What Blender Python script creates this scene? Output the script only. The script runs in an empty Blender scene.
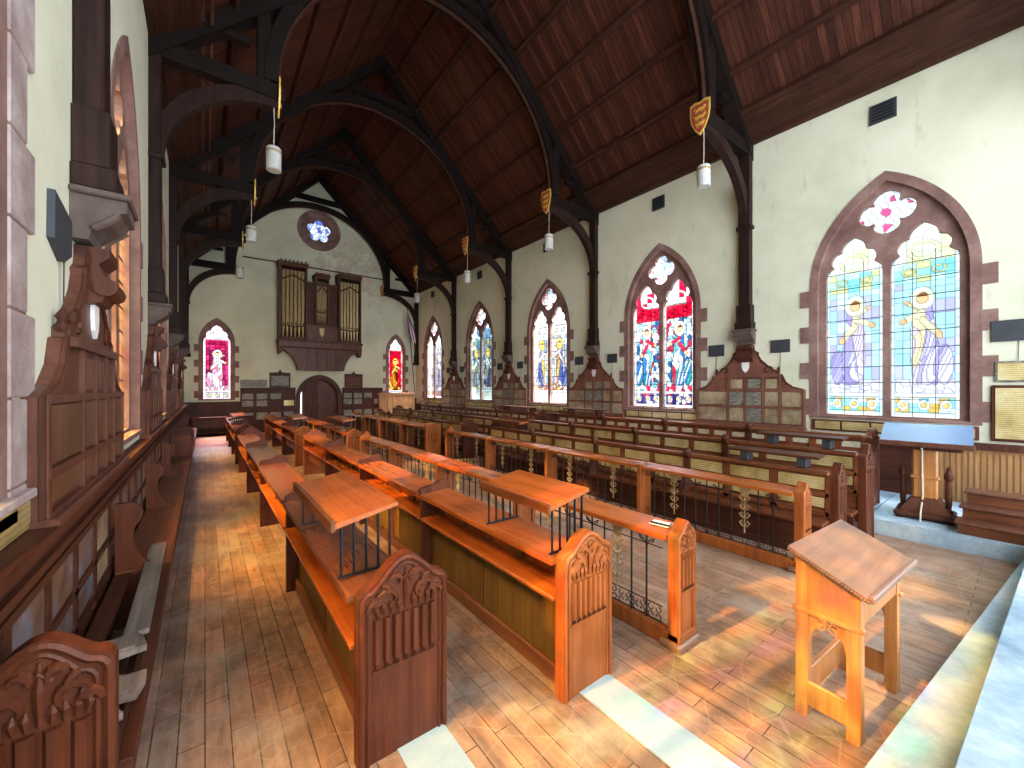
import bpy, math, random
import numpy as np
from mathutils import Vector, Matrix
from mathutils.geometry import tessellate_polygon
R = math.radians
S = bpy.context.scene
COL = S.collection
random.seed(7)

# ---------------------------------------------------------------- camera
cd = bpy.data.cameras.new('camera'); cam = bpy.data.objects.new('camera', cd); COL.objects.link(cam)
cd.sensor_fit = 'HORIZONTAL'; cd.sensor_width = 36.0; cd.lens = 400 / 1024 * 36.0
cd.shift_y = 4 / 1024.0; cd.clip_start = 0.05; cd.clip_end = 200
cam.location = (0, 0, 1.9)
cam.rotation_euler = (R(90), 0, -math.atan(307 / 400))
S.camera = cam
# ---------------------------------------------------------------- light
S.view_settings.view_transform = 'Standard'; S.view_settings.look = 'None'
S.view_settings.gamma = 1; S.view_settings.use_curve_mapping = False
S.view_settings.exposure = 1.65
w = bpy.data.worlds.new('world'); S.world = w; w.use_nodes = True
w.node_tree.nodes['Background'].inputs[0].default_value = (0.86, 0.93, 1.0, 1)
w.node_tree.nodes['Background'].inputs[1].default_value = 1.85
sd = bpy.data.lights.new('sun', 'SUN'); so = bpy.data.objects.new('sun', sd); COL.objects.link(so)
sd.energy = 18; sd.angle = R(1.2); sd.color = (1.0, 0.88, 0.72)
so.rotation_euler = Vector((1.0, -0.12, -0.80)).to_track_quat('-Z', 'Y').to_euler()
so.location = (-6, 3, 9)
def daylight(name, loc, d, sx, sy, power, col=(1, .97, .92)):
    l = bpy.data.lights.new(name, 'AREA'); l.shape = 'RECTANGLE'; l.size = sx; l.size_y = sy
    l.energy = power; l.color = col; l.spread = R(95)
    o = bpy.data.objects.new(name, l); COL.objects.link(o); o.location = loc
    o.rotation_euler = Vector(d).to_track_quat('-Z', 'Y').to_euler()
    return o
XL, XR, YF, XC = -0.64, 9.0, 20.2, 4.18
WY = [1.5, 5.68, 9.8, 13.95, 18.2]
PW_R, PW_L = 3800, 3800
for y in WY:
    daylight('window_daylight', (XR + 2.4, y, 7.9), (-1, 0, -1.5), 2.6, 3.0, PW_R * (.10 if y < 2 else 1))
    daylight('window_daylight', (XL - 2.4, y, 7.9), (1, 0, -1.5), 2.6, 3.0, PW_L * .5, (1, .97, .93))
daylight('window_daylight', (.4, YF + 2.2, 7.0), (0, -1, -1.3), 1.4, 2.5, 2600)
daylight('window_daylight', (7.9, YF + 2.2, 7.0), (0, -1, -1.3), 1.4, 2.5, 2600)

# ---------------------------------------------------------------- materials
def nt(name):
    m = bpy.data.materials.new(name); m.use_nodes = True
    return m, m.node_tree, m.node_tree.nodes['Principled BSDF']
def ramp(t, stops):
    r = t.nodes.new('ShaderNodeValToRGB'); e = r.color_ramp.elements
    while len(e) < len(stops): e.new(0.5)
    for i, (p, c) in enumerate(stops): e[i].position = p; e[i].color = (*c, 1)
    return r
def mapped(t, scale, coord='Object', rot=(0, 0, 0)):
    tc = t.nodes.new('ShaderNodeTexCoord'); mp = t.nodes.new('ShaderNodeMapping')
    mp.inputs['Scale'].default_value = scale; mp.inputs['Rotation'].default_value = rot
    if coord == 'World':
        g = t.nodes.new('ShaderNodeNewGeometry'); t.links.new(g.outputs['Position'], mp.inputs[0])
    else: t.links.new(tc.outputs[coord], mp.inputs[0])
    return mp
def noise(t, mp, sc, det=4, rough=.6):
    n = t.nodes.new('ShaderNodeTexNoise'); n.inputs['Scale'].default_value = sc
    n.inputs['Detail'].default_value = det; n.inputs['Roughness'].default_value = rough
    t.links.new(mp.outputs[0], n.inputs[0]); return n
def mix(t, a, b, f, mode='MIX'):
    m = t.nodes.new('ShaderNodeMix'); m.data_type = 'RGBA'; m.blend_type = mode
    for s, v in ((0, f), (6, a), (7, b)):
        if hasattr(v, 'is_output'): t.links.new(v, m.inputs[s])
        else: m.inputs[s].default_value = v if s == 0 else (*v, 1)
    return m.outputs[2]
def bump(t, p, h, s=.2, d=.01):
    b = t.nodes.new('ShaderNodeBump'); b.inputs['Strength'].default_value = s; b.inputs['Distance'].default_value = d
    t.links.new(h, b.inputs['Height']); t.links.new(b.outputs[0], p.inputs['Normal'])
def wood(name, dark, light, rough=.4, axis=1, sc=1.0, coat=0.0):
    m, t, p = nt(name)
    s = [14, 14, 14]; s[axis] = .8
    mp = mapped(t, tuple(v * sc for v in s), 'World')
    n = noise(t, mp, 1.4, 6, .65)
    rp = ramp(t, [(.3, dark), (.7, light)]); t.links.new(n.outputs[0], rp.inputs[0])
    mp2 = mapped(t, (1.3, 1.3, 1.3), 'World'); n2 = noise(t, mp2, 1.7, 3)
    r2 = ramp(t, [(.3, (.72, .72, .72)), (.7, (1.15, 1.15, 1.15))]); t.links.new(n2.outputs[0], r2.inputs[0])
    t.links.new(mix(t, rp.outputs[0], r2.outputs[0], 1.0, 'MULTIPLY'), p.inputs['Base Color'])
    p.inputs['Roughness'].default_value = rough
    p.inputs['Coat Weight'].default_value = coat; p.inputs['Coat Roughness'].default_value = .25
    bump(t, p, n.outputs[0], .12, .004)
    return m
def plain(name, c, rough=.6, metal=0, var=.15, sc=6):
    m, t, p = nt(name)
    n = noise(t, mapped(t, (1, 1, 1), 'World'), sc, 4)
    rp = ramp(t, [(.3, tuple(v * (1 - var) for v in c)), (.7, tuple(min(1, v * (1 + var)) for v in c))])
    t.links.new(n.outputs[0], rp.inputs[0]); t.links.new(rp.outputs[0], p.inputs['Base Color'])
    p.inputs['Roughness'].default_value = rough; p.inputs['Metallic'].default_value = metal
    return m
M = {}
M['roof'] = wood('roof_timber', (.006, .004, .004), (.017, .010, .008), .6)
M['rib'] = wood('purlin_wood', (.03, .012, .008), (.07, .027, .015), .55)
M['post'] = wood('post_timber', (.014, .007, .006), (.038, .018, .014), .5, 2)
M['pew'] = wood('pew_wood', (.10, .028, .011), (.24, .075, .027), .35, 1, 1, .2)
M['pewz'] = wood('pew_end_wood', (.06, .015, .007), (.155, .042, .017), .45, 2, 1, 0)
M['endlight'] = wood('light_end_wood', (.24, .062, .014), (.42, .13, .034), .45, 2, 1, 0)
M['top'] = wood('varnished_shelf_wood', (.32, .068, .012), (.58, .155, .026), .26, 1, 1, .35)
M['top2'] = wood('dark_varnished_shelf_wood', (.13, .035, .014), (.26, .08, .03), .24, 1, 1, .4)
M['bronze'] = None
M['panel'] = wood('olive_panel_wood', (.10, .052, .013), (.19, .11, .03), .5, 2)
M['dark'] = wood('dark_wood', (.04, .012, .007), (.105, .034, .018), .5, 1, 1, 0)
M['darkz'] = wood('dark_upright_wood', (.045, .014, .008), (.12, .038, .020), .5, 2, 1, 0)
M['board'] = wood('memorial_board_wood', (.075, .026, .017), (.16, .058, .034), .45, 2, 1, .1)
M['boardr'] = wood('reddish_board_wood', (.13, .045, .03), (.27, .105, .07), .5, 2, 1, 0)
M['lect'] = wood('lectern_wood', (.36, .13, .035), (.62, .27, .085), .35, 2, 1, .3)
M['lecttop'] = wood('lectern_top_wood', (.16, .075, .045), (.30, .15, .095), .3, 0, 1, .5)
M['weath'] = wood('weathered_wood', (.12, .085, .065), (.32, .25, .20), .8, 1)
M['orgwood'] = wood('organ_wood', (.06, .022, .009), (.15, .06, .026), .5, 2)
for k_ in ('dark', 'darkz', 'board', 'pewz', 'orgwood', 'endlight', 'panel'): M[k_].node_tree.nodes['Principled BSDF'].inputs['Specular IOR Level'].default_value = .22
for k_ in ('roof', 'post', 'rib'): M[k_].node_tree.nodes['Principled BSDF'].inputs['Specular IOR Level'].default_value = .12
M['iron'] = plain('black_iron', (.02, .02, .022), .45, .6)
M['gilt'] = plain('dull_gilt_iron', (.42, .30, .16), .5, .5, .25, 30)
M['stone'] = None
M['capstone'] = plain('carved_stone', (.10, .07, .058), .85, 0, .3)
M['slate'] = plain('dark_slate', (.035, .04, .05), .6)
M['darkpl'] = wood('brown_panel', (.06, .03, .018), (.20, .09, .04), .45, 2)
M['pipe'] = plain('organ_pipe_metal', (.50, .38, .20), .35, .55, .12)
M['white'] = plain('white_shade', (.52, .53, .50), .5)
M['palepl'] = plain('pale_tablet_metal', (.55, .50, .38), .45, .1, .25, 8)
M['cord'] = plain('pale_cord', (.75, .68, .55), .8)
M['gold'] = plain('gold_paint', (.72, .45, .09), .4, .3, .2, 20)
M['red'] = plain('shield_red', (.35, .06, .03), .5)
M['bluetop'] = plain('flare_blue_desk_top', (.05, .13, .33), .45, 0, .2, 3)  # blue lens flare put into the colour of the stand's sloping top
M['flagred'] = plain('flag_red', (.42, .04, .05), .8)
M['flagblue'] = plain('flag_blue', (.05, .06, .22), .8)
M['flagwhite'] = plain('flag_white', (.7, .68, .65), .8)
M['paper'] = plain('paper', (.85, .84, .80), .8, 0, .04)
M['phone'] = plain('black_glass', (.012, .012, .014), .15)
M['lead'] = plain('lead_bar', (.03, .03, .035), .6)
M['lightwood'] = wood('light_oak', (.30, .14, .05), (.50, .26, .10), .45, 2)

def mk_plaster():
    m, t, p = nt('plaster')
    n = noise(t, mapped(t, (1, 1, 1), 'World'), .7, 6, .6)
    a = ramp(t, [(.3, (.56, .57, .42)), (.5, (.69, .69, .53)), (.75, (.77, .76, .61))]); t.links.new(n.outputs[0], a.inputs[0])
    n2 = noise(t, mapped(t, (1, 1, .35), 'World'), 3.2, 7, .7)
    b = ramp(t, [(.28, (.70, .70, .66)), (.42, (1, 1, 1))]); t.links.new(n2.outputs[0], b.inputs[0])
    c = mix(t, a.outputs[0], b.outputs[0], .8, 'MULTIPLY')
    t.links.new(c, p.inputs['Base Color']); p.inputs['Roughness'].default_value = .9
    bump(t, p, n2.outputs[0], .15, .01); return m
M['plaster'] = mk_plaster()
def mk_farplaster():
    m, t, p = nt('far_plaster')
    n = noise(t, mapped(t, (1, 1, 1), 'World'), .8, 6, .6)
    a = ramp(t, [(.3, (.55, .56, .40)), (.6, (.70, .71, .53))]); t.links.new(n.outputs[0], a.inputs[0])
    # flaking pink patches round the organ
    g = t.nodes.new('ShaderNodeNewGeometry'); sx = t.nodes.new('ShaderNodeSeparateXYZ'); t.links.new(g.outputs[0], sx.inputs[0])
    n2 = noise(t, mapped(t, (1, 1, 1), 'World'), 2.4, 8, .75)
    d = t.nodes.new('ShaderNodeVectorMath'); d.operation = 'DISTANCE'; t.links.new(g.outputs[0], d.inputs[0]); d.inputs[1].default_value = (5.6, YF, 7.3)
    mr = t.nodes.new('ShaderNodeMapRange'); t.links.new(d.outputs['Value'], mr.inputs[0])
    mr.inputs[1].default_value = .4; mr.inputs[2].default_value = 3.6; mr.inputs[3].default_value = .17; mr.inputs[4].default_value = -.12
    ad = t.nodes.new('ShaderNodeMath'); ad.operation = 'ADD'; t.links.new(n2.outputs[0], ad.inputs[0]); t.links.new(mr.outputs[0], ad.inputs[1])
    r = ramp(t, [(.56, (0, 0, 0)), (.68, (.5, .5, .5))]); t.links.new(ad.outputs[0], r.inputs[0])
    t.links.new(mix(t, a.outputs[0], (.46, .25, .20), r.outputs[0]), p.inputs['Base Color'])
    p.inputs['Roughness'].default_value = .9; return m
M['farplaster'] = mk_farplaster()
def mk_stone(name, c1, c2, c3, sc=2.2):
    m, t, p = nt(name)
    n = noise(t, mapped(t, (1, 1, 1), 'World'), sc, 7, .7)
    a = ramp(t, [(.3, c1), (.5, c2), (.72, c3)]); t.links.new(n.outputs[0], a.inputs[0])
    t.links.new(a.outputs[0], p.inputs['Base Color']); p.inputs['Roughness'].default_value = .85
    bump(t, p, n.outputs[0], .3, .01); return m
M['stone'] = mk_stone('red_sandstone', (.13, .065, .055), (.22, .12, .10), (.34, .22, .19))
M['palestone'] = mk_stone('weathered_pale_stone', (.20, .13, .12), (.34, .26, .25), (.52, .45, .43), 3)
M['step'] = mk_stone('blue_grey_paving', (.17, .28, .40), (.34, .48, .60), (.68, .76, .76), 1.6)
M['marble'] = mk_stone('pale_blue_marble', (.26, .40, .52), (.33, .47, .58), (.42, .55, .64), 2.5)
def mk_floor():
    m, t, p = nt('plank_floor')
    mp = mapped(t, (1, 1, 1), 'World', (0, 0, R(90)))
    b = t.nodes.new('ShaderNodeTexBrick'); t.links.new(mp.outputs[0], b.inputs[0])
    b.inputs['Scale'].default_value = 1; b.inputs['Brick Width'].default_value = .9; b.inputs['Row Height'].default_value = .115
    b.inputs['Mortar Size'].default_value = .0035; b.inputs['Mortar Smooth'].default_value = .3; b.inputs['Bias'].default_value = 0
    b.inputs['Color1'].default_value = (.30, .19, .13, 1); b.inputs['Color2'].default_value = (.44, .30, .215, 1); b.inputs['Mortar'].default_value = (.06, .04, .03, 1)
    b.offset = .37
    n = noise(t, mapped(t, (9, 1.2, 1), 'World'), 2.0, 6, .65)
    r = ramp(t, [(.3, (.62, .58, .56)), (.7, (1.2, 1.15, 1.1))]); t.links.new(n.outputs[0], r.inputs[0])
    c = mix(t, b.outputs[0], r.outputs[0], 1, 'MULTIPLY')
    n2 = noise(t, mapped(t, (1, 1, 1), 'World'), 1.1, 6, .6)
    r2 = ramp(t, [(.5, (0, 0, 0)), (.62, (.7, .7, .7))]); t.links.new(n2.outputs[0], r2.inputs[0])
    c = mix(t, c, (.40, .33, .28), r2.outputs[0])
    # red and gold worn varnish patches
    v = t.nodes.new('ShaderNodeTexVoronoi'); v.inputs['Scale'].default_value = 3.3; t.links.new(mapped(t, (1.3, .7, 1), 'World').outputs[0], v.inputs[0])
    sc = t.nodes.new('ShaderNodeSeparateColor'); t.links.new(v.outputs['Color'], sc.inputs[0])
    r3 = ramp(t, [(.0, (1.2, .95, .82)), (.5, (1, 1, 1)), (1, (.86, .82, .78))]); t.links.new(sc.outputs[0], r3.inputs[0])
    c = mix(t, c, r3.outputs[0], .8, 'MULTIPLY')
    n4 = noise(t, mapped(t, (1, 1, 1), 'World'), 2.6, 7, .72); r4 = ramp(t, [(.34, (.45, .40, .38)), (.55, (1, 1, 1))]); t.links.new(n4.outputs[0], r4.inputs[0])
    c = mix(t, c, r4.outputs[0], .75, 'MULTIPLY')
    # ghost outlines of old glue under the boards
    v2 = t.nodes.new('ShaderNodeTexVoronoi'); v2.feature = 'DISTANCE_TO_EDGE'; v2.inputs['Scale'].default_value = 4.2; t.links.new(mapped(t, (.8, 1.3, 1), 'World').outputs[0], v2.inputs[0])
    r5 = ramp(t, [(.0, (.22, .22, .22)), (.035, (0, 0, 0))]); t.links.new(v2.outputs[0], r5.inputs[0])
    c = mix(t, c, (.50, .42, .34), r5.outputs[0])
    t.links.new(c, p.inputs['Base Color'])
    p.inputs['Roughness'].default_value = .42
    bump(t, p, b.outputs['Fac'], -.25, .004); return m
M['floor'] = mk_floor()
def mk_ceiling():
    m, t, p = nt('roof_boards')
    g = t.nodes.new('ShaderNodeNewGeometry'); sx = t.nodes.new('ShaderNodeSeparateXYZ'); t.links.new(g.outputs[0], sx.inputs[0])
    wv = t.nodes.new('ShaderNodeMath'); wv.operation = 'MULTIPLY'; t.links.new(sx.outputs[1], wv.inputs[0]); wv.inputs[1].default_value = 1 / .11
    fr = t.nodes.new('ShaderNodeMath'); fr.operation = 'FRACT'; t.links.new(wv.outputs[0], fr.inputs[0])
    fl = t.nodes.new('ShaderNodeMath'); fl.operation = 'FLOOR'; t.links.new(wv.outputs[0], fl.inputs[0])
    wn = t.nodes.new('ShaderNodeTexWhiteNoise'); wn.noise_dimensions = '1D'; t.links.new(fl.outputs[0], wn.inputs['W'])
    a = ramp(t, [(0, (.045, .015, .009)), (1, (.105, .034, .020))]); t.links.new(wn.outputs[0], a.inputs[0])
    r = ramp(t, [(0, (.25, .25, .25)), (.10, (1, 1, 1)), (.9, (1, 1, 1)), (1, (.25, .25, .25))]); t.links.new(fr.outputs[0], r.inputs[0])
    c = mix(t, a.outputs[0], r.outputs[0], 1, 'MULTIPLY')
    n = noise(t, mapped(t, (2, 14, 2), 'World'), 1.3, 5); r2 = ramp(t, [(.3, (.6, .6, .6)), (.7, (1.25, 1.2, 1.15))]); t.links.new(n.outputs[0], r2.inputs[0])
    c = mix(t, c, r2.outputs[0], 1, 'MULTIPLY')
    t.links.new(c, p.inputs['Base Color']); p.inputs['Roughness'].default_value = .6; p.inputs['Specular IOR Level'].default_value = .15
    return m
M['ceiling'] = mk_ceiling()
def mk_brass():
    m, t, p = nt('engraved_brass')
    n = noise(t, mapped(t, (1, 1, 1), 'World'), 1.9, 3); a = ramp(t, [(.33, (.42, .29, .10)), (.5, (.68, .54, .24)), (.68, (.82, .74, .44))]); t.links.new(n.outputs[0], a.inputs[0])
    wv = t.nodes.new('ShaderNodeTexWave'); wv.bands_direction = 'Z'; wv.inputs['Scale'].default_value = 11; wv.inputs['Distortion'].default_value = .6
    t.links.new(mapped(t, (1, 1, 1), 'World').outputs[0], wv.inputs[0])
    n3 = noise(t, mapped(t, (1, 60, 20), 'World'), 1, 2); mm = t.nodes.new('ShaderNodeMath'); mm.operation = 'MULTIPLY'
    t.links.new(wv.outputs[1], mm.inputs[0]); t.links.new(n3.outputs[0], mm.inputs[1])
    r = ramp(t, [(.30, (0, 0, 0)), (.42, (.38, .38, .38))]); t.links.new(mm.outputs[0], r.inputs[0])
    t.links.new(mix(t, a.outputs[0], (.10, .055, .02), r.outputs[0]), p.inputs['Base Color'])
    p.inputs['Roughness'].default_value = .38; p.inputs['Metallic'].default_value = .35; return m
M['brass'] = mk_brass()
def mk_bronze():
    m, t, p = nt('bronze_tablet')
    n = noise(t, mapped(t, (1, 1, 1), 'World'), 2.6, 3); a = ramp(t, [(.35, (.24, .16, .09)), (.5, (.46, .36, .22)), (.68, (.60, .50, .34))]); t.links.new(n.outputs[0], a.inputs[0])
    n3 = noise(t, mapped(t, (2, 40, 90), 'World'), 1, 2); r = ramp(t, [(.45, (0, 0, 0)), (.55, (.5, .5, .5))]); t.links.new(n3.outputs[0], r.inputs[0])
    t.links.new(mix(t, a.outputs[0], (.12, .08, .05), r.outputs[0]), p.inputs['Base Color'])
    p.inputs['Roughness'].default_value = .45; p.inputs['Metallic'].default_value = .2; return m
M['bronze'] = mk_bronze()
def mk_greyplaque():
    m, t, p = nt('grey_tablet')
    n = noise(t, mapped(t, (8, 8, 40), 'World'), 1.2, 3); a = ramp(t, [(.4, (.10, .10, .085)), (.6, (.30, .28, .22))]); t.links.new(n.outputs[0], a.inputs[0])
    t.links.new(a.outputs[0], p.inputs['Base Color']); p.inputs['Roughness'].default_value = .5; return m
M['greyplaque'] = mk_greyplaque()
def mk_marblewall():
    m, t, p = nt('mottled_wainscot_panel')
    n = noise(t, mapped(t, (1, 1, 1), 'World'), 4, 7, .7)
    a = ramp(t, [(.3, (.05, .03, .025)), (.48, (.13, .08, .06)), (.6, (.14, .16, .22)), (.72, (.26, .30, .32))]); t.links.new(n.outputs[0], a.inputs[0])
    t.links.new(a.outputs[0], p.inputs['Base Color']); p.inputs['Roughness'].default_value = .4; return m
M['mottle'] = mk_marblewall()
def mk_glass():
    m = bpy.data.materials.new('stained_glass'); m.use_nodes = True; t = m.node_tree; t.nodes.clear()
    o = t.nodes.new('ShaderNodeOutputMaterial'); at = t.nodes.new('ShaderNodeAttribute'); at.attribute_name = 'Col'
    gm = t.nodes.new('ShaderNodeVectorMath'); gm.operation = 'SCALE'; gm.inputs['Scale'].default_value = .27; t.links.new(at.outputs[0], gm.inputs[0])
    tr = t.nodes.new('ShaderNodeBsdfTransparent'); tl = t.nodes.new('ShaderNodeBsdfTranslucent'); mx = t.nodes.new('ShaderNodeMixShader')
    t.links.new(gm.outputs[0], tr.inputs[0]); t.links.new(at.outputs[0], tl.inputs[0])
    mx.inputs[0].default_value = .012; t.links.new(tr.outputs[0], mx.inputs[1]); t.links.new(tl.outputs[0], mx.inputs[2]); t.links.new(mx.outputs[0], o.inputs[0])
    return m
M['glass'] = mk_glass()

# ---------------------------------------------------------------- mesh helpers
class MB:
    def __init__(s): s.v = []; s.f = []; s.m = []; s.mats = []
    def mi(s, m):
        if m not in s.mats: s.mats.append(m)
        return s.mats.index(m)
    def add(s, vs, fs, m):
        b = len(s.v); i = s.mi(m); s.v += [tuple(v) for v in vs]
        for f in fs: s.f.append([b + k for k in f]); s.m.append(i)
        return s
    def box(s, a, b, m, bev=0):
        x0, y0, z0 = (min(a[i], b[i]) for i in range(3)); x1, y1, z1 = (max(a[i], b[i]) for i in range(3))
        if bev and min(x1 - x0, y1 - y0, z1 - z0) > 2.2 * bev:
            # chamfered box
            P = []; q = bev
            for z, i in ((z0, q), (z0 + q, 0), (z1 - q, 0), (z1, q)):
                P += [(x0 + i, y0 + i + (q if i == 0 else 0), z), (x0 + i + (q if i == 0 else 0), y0 + i, z), (x1 - i - (q if i == 0 else 0), y0 + i, z), (x1 - i, y0 + i + (q if i == 0 else 0), z),
                      (x1 - i, y1 - i - (q if i == 0 else 0), z), (x1 - i - (q if i == 0 else 0), y1 - i, z), (x0 + i + (q if i == 0 else 0), y1 - i, z), (x0 + i, y1 - i - (q if i == 0 else 0), z)]
            F = [list(range(7, -1, -1)), list(range(24, 32))]
            for l in range(3):
                for k in range(8): F.append([l * 8 + k, l * 8 + (k + 1) % 8, l * 8 + 8 + (k + 1) % 8, l * 8 + 8 + k])
            return s.add(P, F, m)
        P = [(x0, y0, z0), (x1, y0, z0), (x1, y1, z0), (x0, y1, z0), (x0, y0, z1), (x1, y0, z1), (x1, y1, z1), (x0, y1, z1)]
        return s.add(P, [(3, 2, 1, 0), (4, 5, 6, 7), (0, 1, 5, 4), (1, 2, 6, 5), (2, 3, 7, 6), (3, 0, 4, 7)], m)
    def prism(s, poly, fn, d0, d1, m, holes=(), caps=(True, True)):
        """poly/holes: 2D outlines; fn(a,b,d)->xyz; closed solid between depths d0 and d1."""
        loops = [list(poly)] + [list(h) for h in holes]
        flat = [p for l in loops for p in l]
        tris = tessellate_polygon([[Vector((p[0], p[1], 0)) for p in l] for l in loops]) if (len(loops) > 1 or len(poly) > 4) else [tuple(range(len(poly)))]
        n = len(flat)
        vs = [fn(p[0], p[1], d0) for p in flat] + [fn(p[0], p[1], d1) for p in flat]
        fs = []
        if caps[0]: fs += [tuple(t) for t in tris]
        if caps[1]: fs += [tuple(n + k for k in reversed(t)) for t in tris]
        o = 0
        for l in loops:
            k = len(l)
            for i in range(k): fs.append((o + i, o + (i + 1) % k, n + o + (i + 1) % k, n + o + i))
            o += k
        return s.add(vs, fs, m)
    def tube(s, pts, r, m, n=6, closed=False):
        pts = [Vector(p) for p in pts]; k = len(pts); rs = r if isinstance(r, (list, tuple)) else [r] * k
        vs = []; up0 = None
        for i, p in enumerate(pts):
            t = (pts[min(i + 1, k - 1)] - pts[max(i - 1, 0)]); t = t.normalized() if t.length > 1e-9 else Vector((0, 0, 1))
            if up0 is None: up0 = Vector((0, 0, 1)) if abs(t.z) < .9 else Vector((1, 0, 0))
            a = t.cross(up0); a = a.normalized() if a.length > 1e-6 else t.orthogonal().normalized(); b = a.cross(t); up0 = b
            for j in range(n):
                q = 2 * math.pi * (j + .5) / n; vs.append(p + a * math.cos(q) * rs[i] + b * math.sin(q) * rs[i])
        fs = [tuple(range(n))[::-1], tuple((k - 1) * n + j for j in range(n))]
        for i in range(k - 1):
            for j in range(n): fs.append((i * n + j, i * n + (j + 1) % n, (i + 1) * n + (j + 1) % n, (i + 1) * n + j))
        return s.add(vs, fs, m)
    def lathe(s, prof, c, m, n=14, axis=2):
        vs = []; fs = []
        for r, z in prof:
            for j in range(n):
                q = 2 * math.pi * j / n; p = [r * math.cos(q), r * math.sin(q), z]
                if axis == 0: p = [p[2], p[0], p[1]]
                if axis == 1: p = [p[0], p[2], p[1]]
                vs.append((c[0] + p[0], c[1] + p[1], c[2] + p[2]))
        for i in range(len(prof) - 1):
            for j in range(n): fs.append((i * n + j, i * n + (j + 1) % n, (i + 1) * n + (j + 1) % n, (i + 1) * n + j))
        fs += [tuple(range(n))[::-1], tuple((len(prof) - 1) * n + j for j in range(n))]
        return s.add(vs, fs, m)
    def build(s, name, parent=None, loc=None, smooth=False):
        me = bpy.data.meshes.new(name)
        me.from_pydata(s.v, [], s.f); 
        for m in s.mats: me.materials.append(m)
        me.polygons.foreach_set('material_index', s.m)
        if smooth: me.polygons.foreach_set('use_smooth', [True] * len(s.f))
        import bmesh as _b
        bm = _b.new(); bm.from_mesh(me); _b.ops.recalc_face_normals(bm, faces=bm.faces); bm.to_mesh(me); bm.free()
        me.update()
        o = bpy.data.objects.new(name, me); COL.objects.link(o)
        if parent: o.parent = parent
        if loc: o.location = loc
        return o
def tag(o, label=None, cat=None, group=None, kind=None):
    if label: o['label'] = label
    if cat: o['category'] = cat
    if group: o['group'] = group
    if kind: o['kind'] = kind
    return o
def thing(name, label, cat, loc=(0, 0, 0), group=None, rz=0):
    o = bpy.data.objects.new(name, None); COL.objects.link(o); o.location = loc; o.rotation_euler = (0, 0, rz)
    o.empty_display_size = .1
    return tag(o, label, cat, group)
def copy_tree(o, loc=None, label=None, parent=None):
    c = o.copy(); COL.objects.link(c); c.parent = parent
    if loc is not None: c.location = loc
    if label: c['label'] = label
    for ch in o.children: copy_tree(ch, parent=c)
    return c
def arch(h, z0, zs, za, n=14, cusp=0):
    H = za - zs; r = (h * h + H * H) / (2 * h); cx = h - r; a1 = math.atan2(H, -cx) 
    right = []
    for i in range(n + 1):
        a = a1 * i / n; x = cx + r * math.cos(a); z = zs + r * math.sin(a)
        if cusp:
            t = i / n; k = cusp * (math.exp(-((t - .30) / .07) ** 2) + .8 * math.exp(-((t - .68) / .07) ** 2)); cxx, cz = 0, zs + .12
            L = math.hypot(x - cxx, z - cz) or 1; x -= (x - cxx) / L * k; z -= (z - cz) / L * k
        right.append((x, z))
    left = [(-x, z) for x, z in right[:-1]][::-1]
    return [(-h, z0), (h, z0)] + right + left
def foil(r, n, c, k=48, rot=math.pi / 2):
    return [(c[0] + r * (.60 + .40 * abs(math.cos(n * (q - rot) / 2)) ** .55) * math.cos(q), c[1] + r * (.60 + .40 * abs(math.cos(n * (q - rot) / 2)) ** .55) * math.sin(q)) for q in [2 * math.pi * i / k for i in range(k)]]
def shift(poly, dx, dz=0): return [(x + dx, z + dz) for x, z in poly]
def inside(poly, x, z):
    c = False; n = len(poly)
    for i in range(n):
        x1, y1 = poly[i]; x2, y2 = poly[(i + 1) % n]
        if (y1 > z) != (y2 > z) and x < (x2 - x1) * (z - y1) / (y2 - y1) + x1: c = not c
    return c

# ---------------------------------------------------------------- setting
b = MB(); b.box((XL - .4, -3, -.2), (XR + .4, YF + 1.5, 0), M['floor']); tag(b.build('floor'), kind='structure')
fR = lambda a, z, d: (XR + d, a, z)
fL = lambda a, z, d: (XL - d, a, z)
fF = lambda a, z, d: (a, YF + d, z)
OUT = dict(h=1.05, z0=1.35, zs=3.75, za=5.52)
holes = [shift(arch(**OUT), y) for y in WY]
rect = [(-3, 0), (YF + .35, 0), (YF + .35, 7.75), (-3, 7.75)]
tag(MB().prism(rect, fR, 0, .5, M['plaster'], holes).build('wall_right'), kind='structure')
tag(MB().prism(rect, fL, 0, .5, M['plaster'], holes).build('wall_left'), kind='structure')
FW = [dict(h=.6, z0=1.40, zs=3.75, za=4.75), dict(h=.53, z0=1.38, zs=3.75, za=4.71)]
FX = [.39, 7.88]
circ = [(4.22 + .9 * math.cos(2 * math.pi * i / 40), 9.2 + .9 * math.sin(2 * math.pi * i / 40)) for i in range(40)]
DOOR = shift(arch(.88, 0, 1.45, 2.40), 4.22)
gable = [(XL - .3, 0), (XR + .3, 0), (XR + .3, 7.0), (XC, 12.2), (XL - .3, 7.0)]
doorhole = shift(arch(.88, .001, 1.45, 2.40), 4.22)
tag(MB().prism(gable, fF, 0, .5, M['farplaster'], [shift(arch(**FW[0]), FX[0]), shift(arch(**FW[1]), FX[1]), circ, doorhole]).build('wall_far'), kind='structure')
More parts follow.
